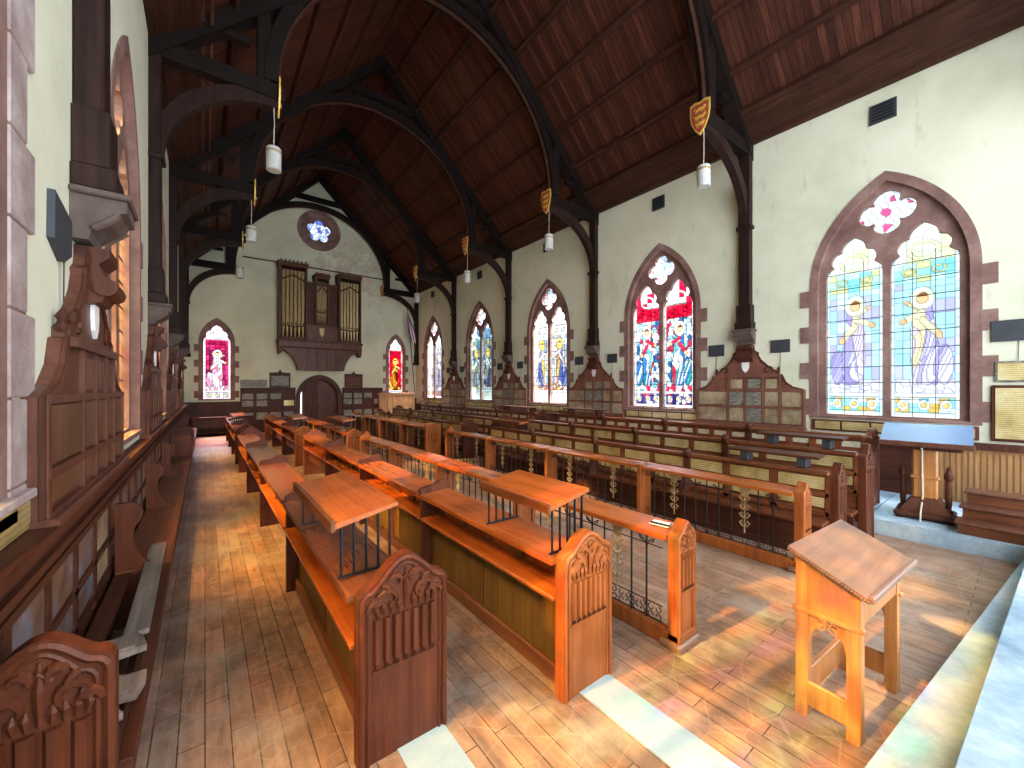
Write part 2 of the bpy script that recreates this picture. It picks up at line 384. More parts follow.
# ceiling slopes
b = MB(); RZ = 11.78
sec = [(XC, RZ), (XR + .6, RZ - (XR + .6 - XC)), (XR + .6, RZ - (XR + .6 - XC) + .25), (XC, RZ + .25), (XL - .6, RZ - (XC - XL + .6) + .25), (XL - .6, RZ - (XC - XL + .6))]
b.prism(sec, lambda a, z, d: (a, d, z), -3, YF + .55, M['ceiling'])
ceil = tag(b.build('ceiling'), kind='structure')
for sgn in (1, -1):
    for x in (8.01, 7.33, 6.64, 5.97, 5.3, 4.62):
        dx = x - XC; q = MB(); c = Vector((XC + sgn * dx, 0, RZ - dx)); nrm = Vector((-sgn, 0, -1)).normalized(); tn = Vector((sgn, 0, -1)).normalized()
        pr = [c + tn * .055, c + tn * .055 + nrm * .09, c + tn * .02 + nrm * .115, c - tn * .02 + nrm * .115, c - tn * .055 + nrm * .09, c - tn * .055]
        q.prism([(p.x, p.z) for p in pr], lambda a, z, d: (a, d, z), -2.9, YF, M['rib']); q.build('purlin', ceil)
# wall-head cornices
for k, (sgn, X, fn) in enumerate(((1, XR, fR), (-1, XL, fL))):
    q = MB(); pr = [(.05, 6.92), (-.10, 6.92), (-.12, 6.99), (-.20, 7.02), (-.30, 7.10), (-.34, 7.18), (-.44, 7.22), (-.50, 7.28), (-.58, 7.29), (-.60, 7.36), (-.56, 7.44), (.05, 8.0)]
    q.prism(pr, lambda a, z, d, s=sgn, X=X: (X + s * a, d, z), -2.9, YF, M['rib'])
    tag(q.build('trim_%d' % (k + 1)), kind='structure')

def jamb():
    for k in range(16):
        z = 1.12 + k * .37
        yb = 2.80 if k % 2 == 0 else 2.70
        q = MB(); q.box((XL - .02, 2.50, z), (XL + .02, yb, z + .362), M['palestone'], .006); yield q
JAMB = list(jamb())
for x in (-.03, .08):
    MB().tube([(x, -2.8, 7.45), (x, YF - .02, 7.45)], .028, M['board'], 8).build('conduit', ceil)
# ---------------------------------------------------------------- stained glass
def C(h): h = h.lstrip('#'); return np.array([(int(h[i:i + 2], 16) / 255) ** 2.2 for i in (0, 2, 4)])
W0 = np.array([.95, .95, .95])
def pick(rng, cols, ws=None): return cols[rng.choice(len(cols), p=ws)]
def hsh(*k):
    h = 2166136261
    for q in k: h = ((h ^ (int(q) & 0xffffffff)) * 16777619) & 0xffffffff
    h ^= h >> 13; h = (h * 0x5bd1e995) & 0xffffffff; h ^= h >> 15
    return h
def hp(cols, *k): return cols[hsh(*k) % len(cols)]
def design(style, a, z, z0, zt, sd, site):
    """a in -1..1 across a light, z in metres: returns colour and piece id"""
    t = (z - z0) / (zt - z0); s = STY[style]; m = s.get('mosaic', 0)
    if abs(a) > .86: k = int(t * 22); return hp(s['border'], k, sd), ('b', a > 0, k)
    if t < .125:
        if t < .022 or t > .105: return s['border'][0], ('f', t > .1)
        if s.get('plainbase'): return s['base'][0], ('f', 2)
        for c in (-.62, 0, .62):
            e = math.hypot((a - c) / .17, (t - .063) / .027)
            if e < .55: return C('e8c878'), ('r', c, 0)
            if e < 1: return s['base'][-2], ('r', c, 1)
        k = (int((a + 1) * 3.5), int(t * 40)) if m < .5 else (site, 0); return hp(s['base'], *k, sd), ('f', k)
    if t > .80:
        k = (int((a + 1) * 2), int(t * 14)); e = math.hypot(a / .5, (t - .86) / .05)
        if .7 < e < 1: return s['head'][-1], ('h', 1)
        return hp(s['head'], *k, sd), ('h', k)
    if t > .70:
        k = (int((a + 1) * 2.5), int(t * 26)) if m < .5 else (site, 0)
        e = math.hypot((abs(a) - .45) / .22, (t - .755) / .022)
        if .6 < e < 1: return s['canopy'][-1], ('c', a > 0)
        return hp(s['canopy'], *k, sd), ('c', k)
    ln = s.get('lean', 0) * (1 if sd % 2 else -1); hx = ln * (t - .4); x = a - hx; v = 1 if sd % 2 else -1
    hd = math.hypot(x / .17, (t - .615) / .030)
    if hd < 1: return (C('9a5a28') if t > .625 else C('e8b888')), ('hd', t > .625)
    if math.hypot(x / .36, (t - .615) / .058) < 1: return s['halo'][0], ('ha',)
    # arms raised to one side
    for i, (x0, t0, x1, t1, w_) in enumerate(((0, .54, v * .62, .50, .07), (0, .50, -v * .45, .42, .08), (v * .05, .56, v * .5, .60, .05))):
        ux, ut = x1 - x0, (t1 - t0) * 6; px, pt = x - x0, (t - t0) * 6; q = max(0, min(1, (px * ux + pt * ut) / (ux * ux + ut * ut)))
        if math.hypot(px - q * ux, pt - q * ut) < w_ * 1.3: return (s['fig2'][0] if q < .8 else C('e8b888')), ('arm', i, q > .8)
    wd = .26 + .10 * math.sin((.58 - t) * 9) + .42 * max(0, .50 - t) if t > .17 else -1
    if t < .575 and abs(x) < wd:
        fold = x * 5.5 + 1.4 * math.sin(t * 13 + x * 3 + sd) + .3 * math.sin(t * 20)
        k = int(math.floor(fold)); b_ = int(t * 13 + x * 2)
        pal = s['fig2'] if (x * v > .05 + .15 * math.sin(t * 9)) else s['fig']
        return hp(pal, k, b_ // 2, sd), ('g', k, b_ // 2, pal is s['fig2'])
    # second, kneeling shape beside the figure
    e = math.hypot((a + v * .58) / .26, (t - .27) / .10)
    if e < 1: k = int((a + t * 3) * 8); return hp(s['fig'], k, 5, sd), ('k', k)
    if t < .20: k = site; return hp(s['ground'] if 'ground' in s else s['fig2'], k, sd), ('gr', k)
    k = (int((a + 1) * 2.5), int(t * 15)) if m < .5 else (site, 0)
    return hp(s['bg'], *k, sd), ('bg', k)
STY = {
 'w1': dict(border=[C('e8ffff'), C('d0f8ff')], base=[C('84dcf2'), C('9ce8fa'), C('f0ffff'), C('e8c060')], head=[C('f4fff8'), C('ffffff'), C('e8f8e0'), C('e8ecb8')], canopy=[C('88e0ea'), C('9ceaea'), C('bcf2ee'), C('d4daa0')],
            halo=[C('dcecc8'), C('f0e8a0')], fig=[C('bcb8ea'), C('b0a8e0'), C('dcd8f8'), C('a49cd6')], fig2=[C('f0e4b8'), C('dcd0f4'), C('d8cce4'), C('ecdcae')], bg=[C('b4eaf4'), C('c8f0f8'), C('b8bce4'), C('a8dcec')], lean=.2, ground=[C('d0d4f0'), C('f0f0ff'), C('e0dcf4')]),
 'w2': dict(border=[C('f0f4f8'), C('b8d8e8')], base=[C('5a4a98'), C('c84868'), C('f0f0ff'), C('302860')], head=[C('f8ffff'), C('e8f0f8'), C('e02048'), C('fff8f0')], canopy=[C('e01838'), C('f03048'), C('c01030')],
            halo=[C('f0f0f0'), C('f8e8c0')], fig=[C('3a74c8'), C('e0ecf4'), C('2c9088'), C('c8dcec')], fig2=[C('e03050'), C('f4f4ff'), C('68b8c8')], bg=[C('d0e8f0'), C('88b8d0'), C('f0f4f4'), C('306090'), C('b03850')], lean=-.3, mosaic=1),
 'w3': dict(border=[C('f4f8f4'), C('dfe8e8')], base=[C('ffffff'), C('f8fff8')], head=[C('ffffff'), C('f0fff0')], canopy=[C('fffff8'), C('f0f0e0'), C('e8f0e8')],
            halo=[C('e8c860'), C('58c0b8')], fig=[C('5060a0'), C('c8c8e8'), C('7888c0')], fig2=[C('e8e0f0'), C('c87868'), C('e0c070')], bg=[C('b8b8b0'), C('d8dcd8'), C('9098a8')], lean=.1, plainbase=1),
 'w4': dict(border=[C('c0dce8'), C('90b8c8')], base=[C('f0fff8'), C('b8e8e8')], head=[C('dff4f8'), C('6a90b0')], canopy=[C('486898'), C('5890a8'), C('a89850')],
            halo=[C('d8b040'), C('80d0c0')], fig=[C('586870'), C('384880'), C('8a7a48')], fig2=[C('b8c8c8'), C('98884c')], bg=[C('486070'), C('7a98a0'), C('304058')], lean=.1),
 'w5': dict(border=[C('e8ecf4'), C('d8dce8')], base=[C('d890a0'), C('c87888'), C('e8c8d0')], head=[C('ffffff'), C('e8f0ff')], canopy=[C('f0f4ff'), C('c8ccd8')],
            halo=[C('f0f0f0')], fig=[C('e8eaf8'), C('8078b0'), C('c8c8e0')], fig2=[C('f8f8ff'), C('706888')], bg=[C('888898'), C('b8bcc8'), C('a0a8b8')], lean=.1),
 'gold': dict(border=[C('ffd070'), C('f0b050')], base=[C('ffd890'), C('ffe8b0')], head=[C('ffe8a0'), C('ffc860')], canopy=[C('ffb030'), C('e88020'), C('ffe080')],
            halo=[C('ffe080')], fig=[C('e87018'), C('ffa828'), C('c85010')], fig2=[C('fff0a0'), C('b8c040')], bg=[C('ffc040'), C('f8a830'), C('b070a0'), C('90b860')], lean=.1),
 'rose_l': dict(border=[C('fff4ff'), C('ffe8f8')], base=[C('ffffff'), C('ffe8f0')], head=[C('ffffff'), C('f8e8ff')], canopy=[C('c83068'), C('a82050')],
            halo=[C('ffe0e8')], fig=[C('ffe8f0'), C('f8c8d8'), C('e898b8')], fig2=[C('fff0f4'), C('d88898')], bg=[C('a82050'), C('8c2048'), C('c03870'), C('702040')], lean=0),
 'rose_r': dict(border=[C('fff0f0'), C('ff8090')], base=[C('ffffff'), C('e8e8f0')], head=[C('f0ffff'), C('ffffff')], canopy=[C('d81838'), C('c01030')],
            halo=[C('f0c050')], fig=[C('d88828'), C('b86818'), C('e8b040')], fig2=[C('f0c860'), C('802010')], bg=[C('d81030'), C('b80820'), C('e82840')], lean=0),
}
def glass_mesh(name, parent, shapes, fn, depth, res, style, seed, cell=.11, z0=1.42, zt=4.55, centers=(-.43, .43), hw=.39, foilcols=None, leadf=.35, foilbox=None):
    rng = np.random.default_rng(seed)
    xs = [p[0] for s in shapes for p in s]; zs = [p[1] for s in shapes for p in s]
    x0, x1, a0, a1 = min(xs), max(xs), min(zs), max(zs)
    nx = int((x1 - x0) / res) + 1; nz = int((a1 - a0) / res) + 1
    sx = []
    for i in range(int((x1 - x0) / cell) + 2):
        for j in range(int((a1 - a0) / (cell * 1.25)) + 2):
            sx.append((x0 + (i + rng.uniform(-.2, .8)) * cell, a0 + (j + rng.uniform(-.2, .8)) * cell * 1.25))
    sx = np.array(sx); V = []; F = []; K = []; prev = {}
    for j in range(nz):
        zc = a0 + (j + .5) * res; left = None; row = {}
        for i in range(nx):
            xc = x0 + (i + .5) * res
            if not any(inside(s, xc + dx, zc + dz) for s in shapes for dx in (-res, 0, res) for dz in (-res, 0, res)): left = None; continue
            site = int(np.argmin((sx[:, 0] - xc) ** 2 + ((sx[:, 1] - zc) / 1.25) ** 2))
            infoil = foilcols is not None and zc > zt - .12 and inside([(p[0], p[1]) for p in foilbox], xc, zc) if foilbox else False
            if centers is None or infoil:
                c, pid = hp(foilcols, site, seed), ('q', site)
            else:
                cc = min(centers, key=lambda q: abs(q - xc)); c, pid = design(style, (xc - cc) / hw, zc, z0, zt, seed * 2 + (cc == centers[0]), site)
            row[i] = pid
            lead = (left is not None and left != pid) or (i in prev and prev[i] != pid)
            left = pid
            c = np.clip(c * (.90 + .2 * ((hsh(hash(pid) & 0xffff, seed) % 100) / 100)), 0, 1) * (leadf if lead else 1)
            b_ = len(V); X0 = x0 + i * res; Z0 = a0 + j * res
            V += [fn(X0, Z0, depth), fn(X0 + res, Z0, depth), fn(X0 + res, Z0 + res, depth), fn(X0, Z0 + res, depth)]; F.append((b_, b_ + 1, b_ + 2, b_ + 3)); K.append(c)
        prev = row
    me = bpy.data.meshes.new(name); me.from_pydata(V, [], F); me.materials.append(M['glass'])
    at = me.color_attributes.new('Col', 'FLOAT_COLOR', 'CORNER')
    arr = np.ones((len(F) * 4, 4)); arr[:, :3] = np.repeat(np.array(K), 4, axis=0); at.data.foreach_set('color', arr.ravel())
    o = bpy.data.objects.new(name, me); COL.objects.link(o); o.parent = parent
    return o
def window2(n, fn, yc, style, res, seed):
    win = bpy.data.objects.new('window_%d' % n, None); COL.objects.link(win); win['kind'] = 'structure'
    f = lambda a, z, d: fn(a + yc, z, d)
    outer = arch(**OUT, n=20); inner = arch(h=.93, z0=1.36, zs=3.75, za=5.36, n=20)
    L1 = shift(arch(.385, 1.43, 3.85, 4.56, 16, .075), -.435); L2 = shift(arch(.385, 1.43, 3.85, 4.56, 16, .075), .435); Q = foil(.36, 4, (0, 4.86), rot=0)
    q = MB(); q.prism(outer, f, -.012, .12, M['stone'], [inner]); q.build('arch_surround', win)
    q = MB(); q.prism(arch(h=.96, z0=1.352, zs=3.75, za=5.40, n=20), f, .07, .17, M['stone'], [L1, L2, Q]); q.build('tracery', win)
    q = MB()
    for i in range(7):
        z = 1.40 + i * .335
        if i % 2 == 0:
            for s in (-1, 1): q.prism([(s * 1.03, z), (s * 1.20, z), (s * 1.20, z + .3), (s * 1.03, z + .3)], f, -.015, .1, M['stone'])
    q.build('quoin_stones', win)
    q = MB(); q.prism([(-1.04, 1.352), (1.04, 1.352), (1.04, 1.40), (-1.04, 1.40)], f, -.03, .12, M['stone']); q.build('sill', win)
    q = MB()
    for c in (-.435, .435):
        for k in range(1, 10): z = 1.43 + k * .28; q.prism([(c - .385, z - .006), (c + .385, z - .006), (c + .385, z + .006), (c - .385, z + .006)], f, .125, .137, M['lead'])
        for k in (-.13, .13): q.prism([(c + k - .004, 1.43), (c + k + .004, 1.43), (c + k + .004, 4.1), (c + k - .004, 4.1)], f, .127, .135, M['lead'])
    if res > .001: q.build('leading', win)
    fc = {'w1': [C('f8ffff'), C('e8f8ff'), C('e05890'), C('ffffff')], 'gold': [C('ffe0a0')]}.get(style, [C('f0fbff'), C('ffffff'), C('d8b8c8'), C('a8c8e8')])
    glass_mesh('glass', win, [shift(L1, yc), shift(L2, yc), shift(Q, yc)], fn, .15, res, style, seed, cell=.10, centers=(yc - .435, yc + .435), foilcols=fc, foilbox=[(yc - .4, 4.84), (yc, 4.44), (yc + .4, 4.84), (yc, 5.3)], leadf=.5 if style == 'w1' else .3)
    return win
for i, y in enumerate(WY): window2(i + 1, fR, y, ['w1', 'w2', 'w3', 'w4', 'w5'][i], [.0145, .018, .026, .03, .03][i], 10 + i)
for i, y in enumerate(WY):
    wn = window2(i + 6, fL, y, 'gold', [.04, .03, .04, .05, .05][i], 30 + i)
    if i == 0:
        for q in JAMB: q.build('jamb_stone', wn)
        MB().box((XL - .02, 1.6, 1.42), (XL + .05, 2.84, 1.46), M['palestone'], .006).build('sill', wn)
        MB().box((XL - .01, 1.6, 1.285), (XL + .03, 2.83, 1.415), M['brass'], .003).build('sill_plaque', wn)
def window1(n, xc, P, style, seed):
    win = bpy.data.objects.new('window_%d' % n, None); COL.objects.link(win); win['kind'] = 'structure'
    f = lambda a, z, d: fF(a + xc, z, d)
    lh = P['h'] - .16; L = arch(lh, P['z0'] + .06, 3.72, 4.46, 16, .06)
    MB().prism(arch(**P), f, -.02, .12, M['stone'], [L]).build('arch_surround', win)
    q = MB()
    for i in range(7):
        z = 1.5 + i * .31
        if i % 2 == 0:
            for s in (-1, 1): q.prism([(s * (P['h'] - .02), z), (s * (P['h'] + .14), z), (s * (P['h'] + .14), z + .28), (s * (P['h'] - .02), z + .28)], f, -.022, .1, M['stone'])
    q.build('quoin_stones', win)
    glass_mesh('glass', win, [shift(L, xc)], fF, .1, .03, style, seed, cell=.10, z0=P['z0'], zt=4.46, centers=(xc,), hw=lh)
window1(11, FX[0], FW[0], 'rose_l', 5); window1(12, FX[1], FW[1], 'rose_r', 6)
win = bpy.data.objects.new('window_13', None); COL.objects.link(win); win['kind'] = 'structure'
cq = foil(.52, 5, (4.22, 9.2))
MB().prism([(4.22 + .88 * math.cos(2 * math.pi * i / 40), 9.2 + .88 * math.sin(2 * math.pi * i / 40)) for i in range(40)], fF, .05, .15, M['stone'], [cq]).build('tracery', win)
MB().prism([(4.22 + .93 * math.cos(2 * math.pi * i / 40), 9.2 + .93 * math.sin(2 * math.pi * i / 40)) for i in range(40)], fF, -.03, .06, M['stone'], [[(4.22 + .78 * math.cos(2 * math.pi * i / 40), 9.2 + .78 * math.sin(2 * math.pi * i / 40)) for i in range(40)]]).build('ring_surround', win)
glass_mesh('glass', win, [cq], fF, .13, .03, 'w1', 3, cell=.14, centers=None, foilcols=[C('e8f4ff'), C('b8c8f8'), C('6878c8'), C('f0f8ff')])
# door opening in the far wall
d = bpy.data.objects.new('door_1', None); COL.objects.link(d); d['kind'] = 'structure'; d.location = (4.22, YF, 0)
fd = lambda a, z, q: (a, q, z)
MB().prism(arch(.98, .0, 1.45, 2.52), fd, -.06, .08, M['darkz'], [arch(.80, .002, 1.45, 2.30)]).build('door_frame', d)
leaf = arch(1.02, .01, 1.45, 2.52)
q = MB(); q.prism([(.0, .01)] + [p for p in leaf if p[0] > .005] + [(.0, 2.52)], fd, .30, .36, M['board'])
for k in range(5): q.box((.05 + k * .155, .285, .05), (.19 + k * .155, .305, 1.7), M['board'])
r_ = q.build('door_leaf', d)
q = MB(); q.lathe([(.03, -.03), (.045, 0), (.03, .03)], (.08, .27, 1.0), M['iron'], 10, 1); q.build('handle', r_)
q = MB(); q.box((-.68, .30, .01), (-.0, .36, 1.9), M['darkz']); q.box((-1.0, .30, 1.9), (-.0, .36, 2.6), M['darkz']); q.build('door_leaf', d)
# wainscot with name tablets across the far wall
def far_wains(x0, x1, y0):
    q = MB(); q.box((x0, y0 - .05, 0), (x1, y0, 1.86), M['dark']); q.box((x0, y0 - .10, 1.84), (x1, y0, 1.92), M['dark'], .01)
    q.box((x0, y0 - .08, .98), (x1, y0, 1.06), M['dark']); q.box((x0, y0 - .08, 0), (x1, y0, .16), M['dark'])
    n = max(1, round((x1 - x0) / .50)); w_ = (x1 - x0) / n
    for k in range(n + 1):
        x = x0 + k * w_; q.box((max(x0, x - .03), y0 - .08, .16), (min(x1, x + .03), y0 - .03, 1.84), M['dark'])
    o = q.build('wainscot_panelling'); tag(o, kind='structure')
    o.name = 'trim_%d' % (3 + far_wains.n); far_wains.n += 1
    for k in range(n):
        for r, (z0, z1) in enumerate(((1.12, 1.36), (1.42, 1.66), (.55, .85))):
            m = M['brass'] if (x0 < 2 and k == 3 and r == 0) else M['greyplaque']
            if (k * 7 + r * 3) % 5 == 4: continue
            q = MB(); q.box((x0 + k * w_ + .06, y0 - .065, z0), (x0 + (k + 1) * w_ - .06, y0 - .048, z1), m, .003); q.build('name_tablet', o)
far_wains.n = 0
far_wains(XL + .5, FX[0] - .75, YF) if False else None
far_wains(FX[0] + .78, 4.22 - 1.0, YF - .001); far_wains(4.22 + 1.0, FX[1] - .72, YF - .001)
q = MB(); q.box((XL, YF - .05, 0), (FX[0] + .78, YF - .001, 1.30), M['dark']); q.box((XL, YF - .09, 1.27), (FX[0] + .78, YF - .001, 1.34), M['dark']); o = q.build('trim_9'); tag(o, kind='structure')
q = MB(); q.box((FX[1] - .72, YF - .05, 0), (XR, YF - .001, 1.30), M['dark']); q.box((FX[1] - .72, YF - .09, 1.27), (XR, YF - .001, 1.34), M['dark']); o = q.build('trim_10'); tag(o, kind='structure')
q = MB(); q.box((1.25, YF - .03, 7.40), (7.47, YF - .001, 7.45), M['dark']); tag(q.build('trim_11'), kind='structure')
# side wainscots
q = MB()
q.box((XR - .05, .9, 0), (XR - .001, YF - .1, 1.0), M['dark']); q.box((XR - .12, .95, .98), (XR - .001, YF - .1, 1.08), M['dark'])
tag(q.build('trim_12'), kind='structure')
q = MB()
q.box((XL + .001, -2.9, 0), (XL + .05, YF - .1, 1.24), M['dark'])
for z0, z1, t in ((1.02, 1.06, .075), (1.10, 1.14, .09), (1.14, 1.20, .065), (1.20, 1.24, .10), (1.25, 1.28, .12), (.72, .76, .065), (.5, .54, .065)): q.box((XL + .001, -2.9, z0), (XL + t, YF - .1, z1), M['dark'])
for k in range(40):
    y = -.2 + k * .5; q.box((XL + .04, y - .035, .45), (XL + .065, y + .035, 1.06), M['dark'])
tr = tag(q.build('trim_13'), kind='structure')
for k in range(39):
    y = -.2 + k * .5
    for z0_, z1_ in ((.56, .70), (.78, 1.0)): q = MB(); q.box((XL + .049, y + .05, z0_), (XL + .058, y + .45, z1_), M['bronze'] if k in (8, 13, 17) else M['mottle'], .003); q.build('panel', tr)

# ---------------------------------------------------------------- steps at the near end
q = MB()
e1 = lambda x: .47 - .098 * (x - 2.44)
q.prism([(-.7, e1(-.7)), (6.94, e1(6.94)), (6.94, -2.9), (-.7, -2.9)], lambda a, b_, dd: (a, b_, dd), 0, .15, M['step'])
e2 = lambda x: .20 - .046 * (x - 2.51)
q.prism([(-.7, e2(-.7)), (6.94, e2(6.94)), (6.94, -2.9), (-.7, -2.9)], lambda a, b_, dd: (a, b_, dd), .15, .30, M['step'])
tag(q.build('stone_steps', loc=(0, 0, 0)), kind='structure').name = 'trim_14'
q = MB(); q.prism([(6.96, 1.35), (7.9, 1.35), (XR, 1.35), (XR, -2.9), (6.96, -2.9)], lambda a, b_, dd: (a, b_, dd), 0, .19, M['step'])
q.prism([(7.35, 1.36), (XR, 1.36), (XR, 18), (7.35, 18)], lambda a, b_, dd: (a, b_, dd), 0, .19, M['step'])
tag(q.build('trim_15'), kind='structure')
tag(MB().box((1.85, .42, 0), (2.12, 1.74, .006), M['marble']).build('trim_16'), kind='structure')
tag(MB().box((.80, .5, 0), (1.07, 2.05, .006), M['marble']).build('trim_17'), kind='structure')
q = MB(); q.box((XR - .06, -2.9, .19), (XR - .001, .92, 1.02), M['lightwood'])
for k in range(30): q.box((XR - .075, -.9 + k * .06, .22), (XR - .055, -.862 + k * .06, .96), M['lightwood'])
q.box((XR - .12, -2.9, 1.0), (XR - .001, .92, 1.10), M['darkz']); tag(q.build('trim_18'), kind='structure')

# ---------------------------------------------------------------- choir stalls
def ogee(wd, hs, ha, n=12):
    """shouldered end outline: shoulders at hs, apex at ha"""
    pts = [(0, 0), (wd, 0), (wd, hs - .03)]
    r = .05
    for i in range(5): a = i / 4 * math.pi / 2; pts.append((wd - r + r * math.cos(a), hs - .03 + r * math.sin(a)))
    for i in range(1, n):
        t = i / n; x = (wd - r) * (1 - t) + r * t; s = math.sin(math.pi * t); pts.append((x, hs + .02 + (ha - hs - .02) * s ** 1.3))
    for i in range(5): a = math.pi / 2 + i / 4 * math.pi / 2; pts.append((r + r * math.cos(a), hs - .03 + r * math.sin(a)))
    return pts
def end_panel(parent, x, y, wd, hs, ha, mat, th=.07, sgn=-1, flutes=7, carve=True, narrow=False):
    """carved bench end: faces -y when sgn=-1"""
    fn = lambda a, z, dd: (x + a, y + dd * -sgn, z)
    o = ogee(wd, hs, ha); q = MB(); q.prism(o, fn, 0, th, mat)
    cx = wd / 2
    sc = lambda p, k: [(cx + (a - cx) * k, .02 + (z - .02) * (1 - (1 - k) * .38)) for a, z in p]
    top = [p for p in o if p[1] > .3]
    fr = [(o[2][0], .0)] + top + [(0, .0)]
    for off, r in ((.018, .014), (.048, .009)):
        q.tube([fn(cx + (a - cx) * (1 - off / cx), z - off * (1 if z > hs - .1 else 0), -.002) for a, z in fr], r, mat, 5)
    e = q.build('end_panel', parent)
    if carve:
        q = MB(); z0, z1 = ha * .45, ha * .70; m_ = wd * .14
        q.tube([fn(m_, z0, 0), fn(wd - m_, z0, 0)], .012, mat, 5)
        for k in range(flutes):
            a = m_ + (wd - 2 * m_) * (k + .5) / flutes; w_ = (wd - 2 * m_) / flutes
            q.tube([fn(a, z0 + .01, .002), fn(a, z0 + .045, -.003), fn(a, z1 + .01, -.003)], [w_ * .12, w_ * .40, w_ * .40], mat, 6)
            q.tube([fn(a - w_ * .45, z0 - .005, -.002), fn(a, z0 + .03, -.012), fn(a + w_ * .45, z0 - .005, -.002)], [.005, .010, .005], M['darkz'], 4)
        q.build('linenfold_panel', e)
        q = MB(); zc = z1 + .03; H_ = ha - zc - .05
        for s in (-1, 1):
            for (r0, dx, dz, st) in ((.42, .18, .15, .2), (.30, .30, .05, .0), (.24, .10, .55, .5), (.22, .24, .38, 1.2), (.16, .34, .22, 2.4)):
                pts = []; 
                for i in range(9):
                    t = i / 8; a = st + t * 3.6; rr = r0 * wd * .42 * (1 - .75 * t)
                    pts.append(fn(cx + s * (dx * wd + rr * math.cos(a) * .9), zc + dz * H_ + rr * math.sin(a) * .9 * H_ / (wd * .45) + .02, -.008))
                q.tube(pts, [.006 + .011 * math.sin(math.pi * min(1, i / 8 + .15)) for i in range(9)], mat, 6)
            for k in range(4):
                a = s * (.08 + k * .075) * wd; q.tube([fn(cx + a, zc - .01, -.006), fn(cx + a * 1.08, zc + .035, -.012), fn(cx + a * 1.02, zc + .06, -.006)], [.005, .013, .004], mat, 5)
        q.tube([fn(cx, zc, -.006), fn(cx, zc + H_ * .5, -.012), fn(cx, zc + H_ * .92, -.004)], [.008, .014, .004], mat, 5)
        q.tube([fn(cx - .03, zc + H_ * .62, -.008), fn(cx, zc + H_ * .78, -.016), fn(cx + .03, zc + H_ * .62, -.008)], .008, mat, 5)
        q.build('carved_foliage', e)
    return e
def shoulder(wd, z, h):
    """divider outline with swept arm above the shelf"""
    return [(0.0, 0), (wd, 0), (wd, z + h * .45), (wd * .95, z + h * .75), (wd * .80, z + h), (wd * .62, z + h * .93), (wd * .42, z + h * .62), (wd * .22, z + h * .55), (wd * .06, z + h * .5), (-.015, z + h * .3), (-.012, z + h * .05), (0, z)]
def desk_row(label, loc, L, n, wd, hs, ha, ztop, zlow, endmat, group, full_bays=(0,), near_end=True, topdark=False):
    """stall with sloped shelf, book ledge, fascia and dividers: front (left) face at x=0, runs along +y"""
    t = thing('choir_stall', label, 'choir stall', loc, group)
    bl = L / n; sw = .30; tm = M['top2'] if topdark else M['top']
    if near_end: end_panel(t, 0, 0, wd, hs, ha, endmat)
    end_panel(t, 0, L, wd, hs, ha, endmat, sgn=1, carve=False)
    for k in range(n):
        y0 = k * bl + .07 if k == 0 else k * bl + .03; y1 = (k + 1) * bl - (.07 if k == n - 1 else .03)
        q = MB(); q.prism([(-.035, ztop - .035), (-.03, ztop - .005), (sw, ztop + .012), (sw, ztop - .02)], lambda a, z, dd: (a, dd, z), y0, y1, tm); q.build('top_shelf', t)
        q = MB(); q.box((-.02, y0, zlow - .03), (.22, y1, zlow), M['top'], .006); q.build('book_ledge', t)
        q = MB()
        q.box((.20, y0, zlow), (.225, y1, ztop - .03), M['top'])
        for j in range(5): q.box((.185, y0 + .15 + j * (bl - .3) / 4 - .03, zlow), (.21, y0 + .15 + j * (bl - .3) / 4 + .03, ztop - .03), M['pew'])
        q.build('back_board', t)
        q = MB()
        if k in full_bays:
            q.box((.10, y0, .12), (.13, y1, zlow - .03), M['panel'])
            q.box((.07, y0, 0), (.14, y1, .12), M['pew'], .01)
            for j in range(1, 2): q.box((.094, y0 + (y1 - y0) * j / 2 - .004, .12), (.10, y0 + (y1 - y0) * j / 2 + .004, zlow - .03), M['darkz'])
        else:
            q.box((.10, y0, zlow - .30), (.13, y1, zlow - .03), M['pew'])
            for j in range(6): q.lathe([(.016, -.002), (.016, .002)], (.098, y0 + .3 + j * .27, zlow - .18), M['lead'], 8, 0)
        q.build('front_panel', t)
        if k:
            q = MB(); q.prism(shoulder(sw + .02, ztop, .11), lambda a, z, dd: (a, dd, z), k * bl - .025, k * bl + .025, M['pewz']); q.build('divider', t)
    q = MB(); q.box((sw - .03, .07, .35), (sw, L - .07, ztop - .02), M['pew']); q.build('rear_board', t)
    return t
def floral(q, x, y, z0, z1, s=1.0):
    H_ = z1 - z0; mt = M['gilt']
    q.tube([(x, y, z0), (x, y, z1)], .008, mt, 4)
    for k in range(5):
        zz = z0 + H_ * (.12 + k * .18)
        for sg in (-1, 1):
            q.tube([(x, y, zz), (x, y + sg * .03, zz + .02), (x, y + sg * .055, zz + .055), (x, y + sg * .03, zz + .075), (x, y + sg * .022, zz + .05)], [.004, .008, .009, .008, .004], mt, 4)
        q.lathe([(.003, -.012), (.017, 0), (.003, .012)], (x, y, zz + .03), mt, 6, 0)
    q.lathe([(.01, -.008), (.045, -.006), (.05, 0), (.03, .01)], (x, y, z1 - .07), mt, 10, 0)
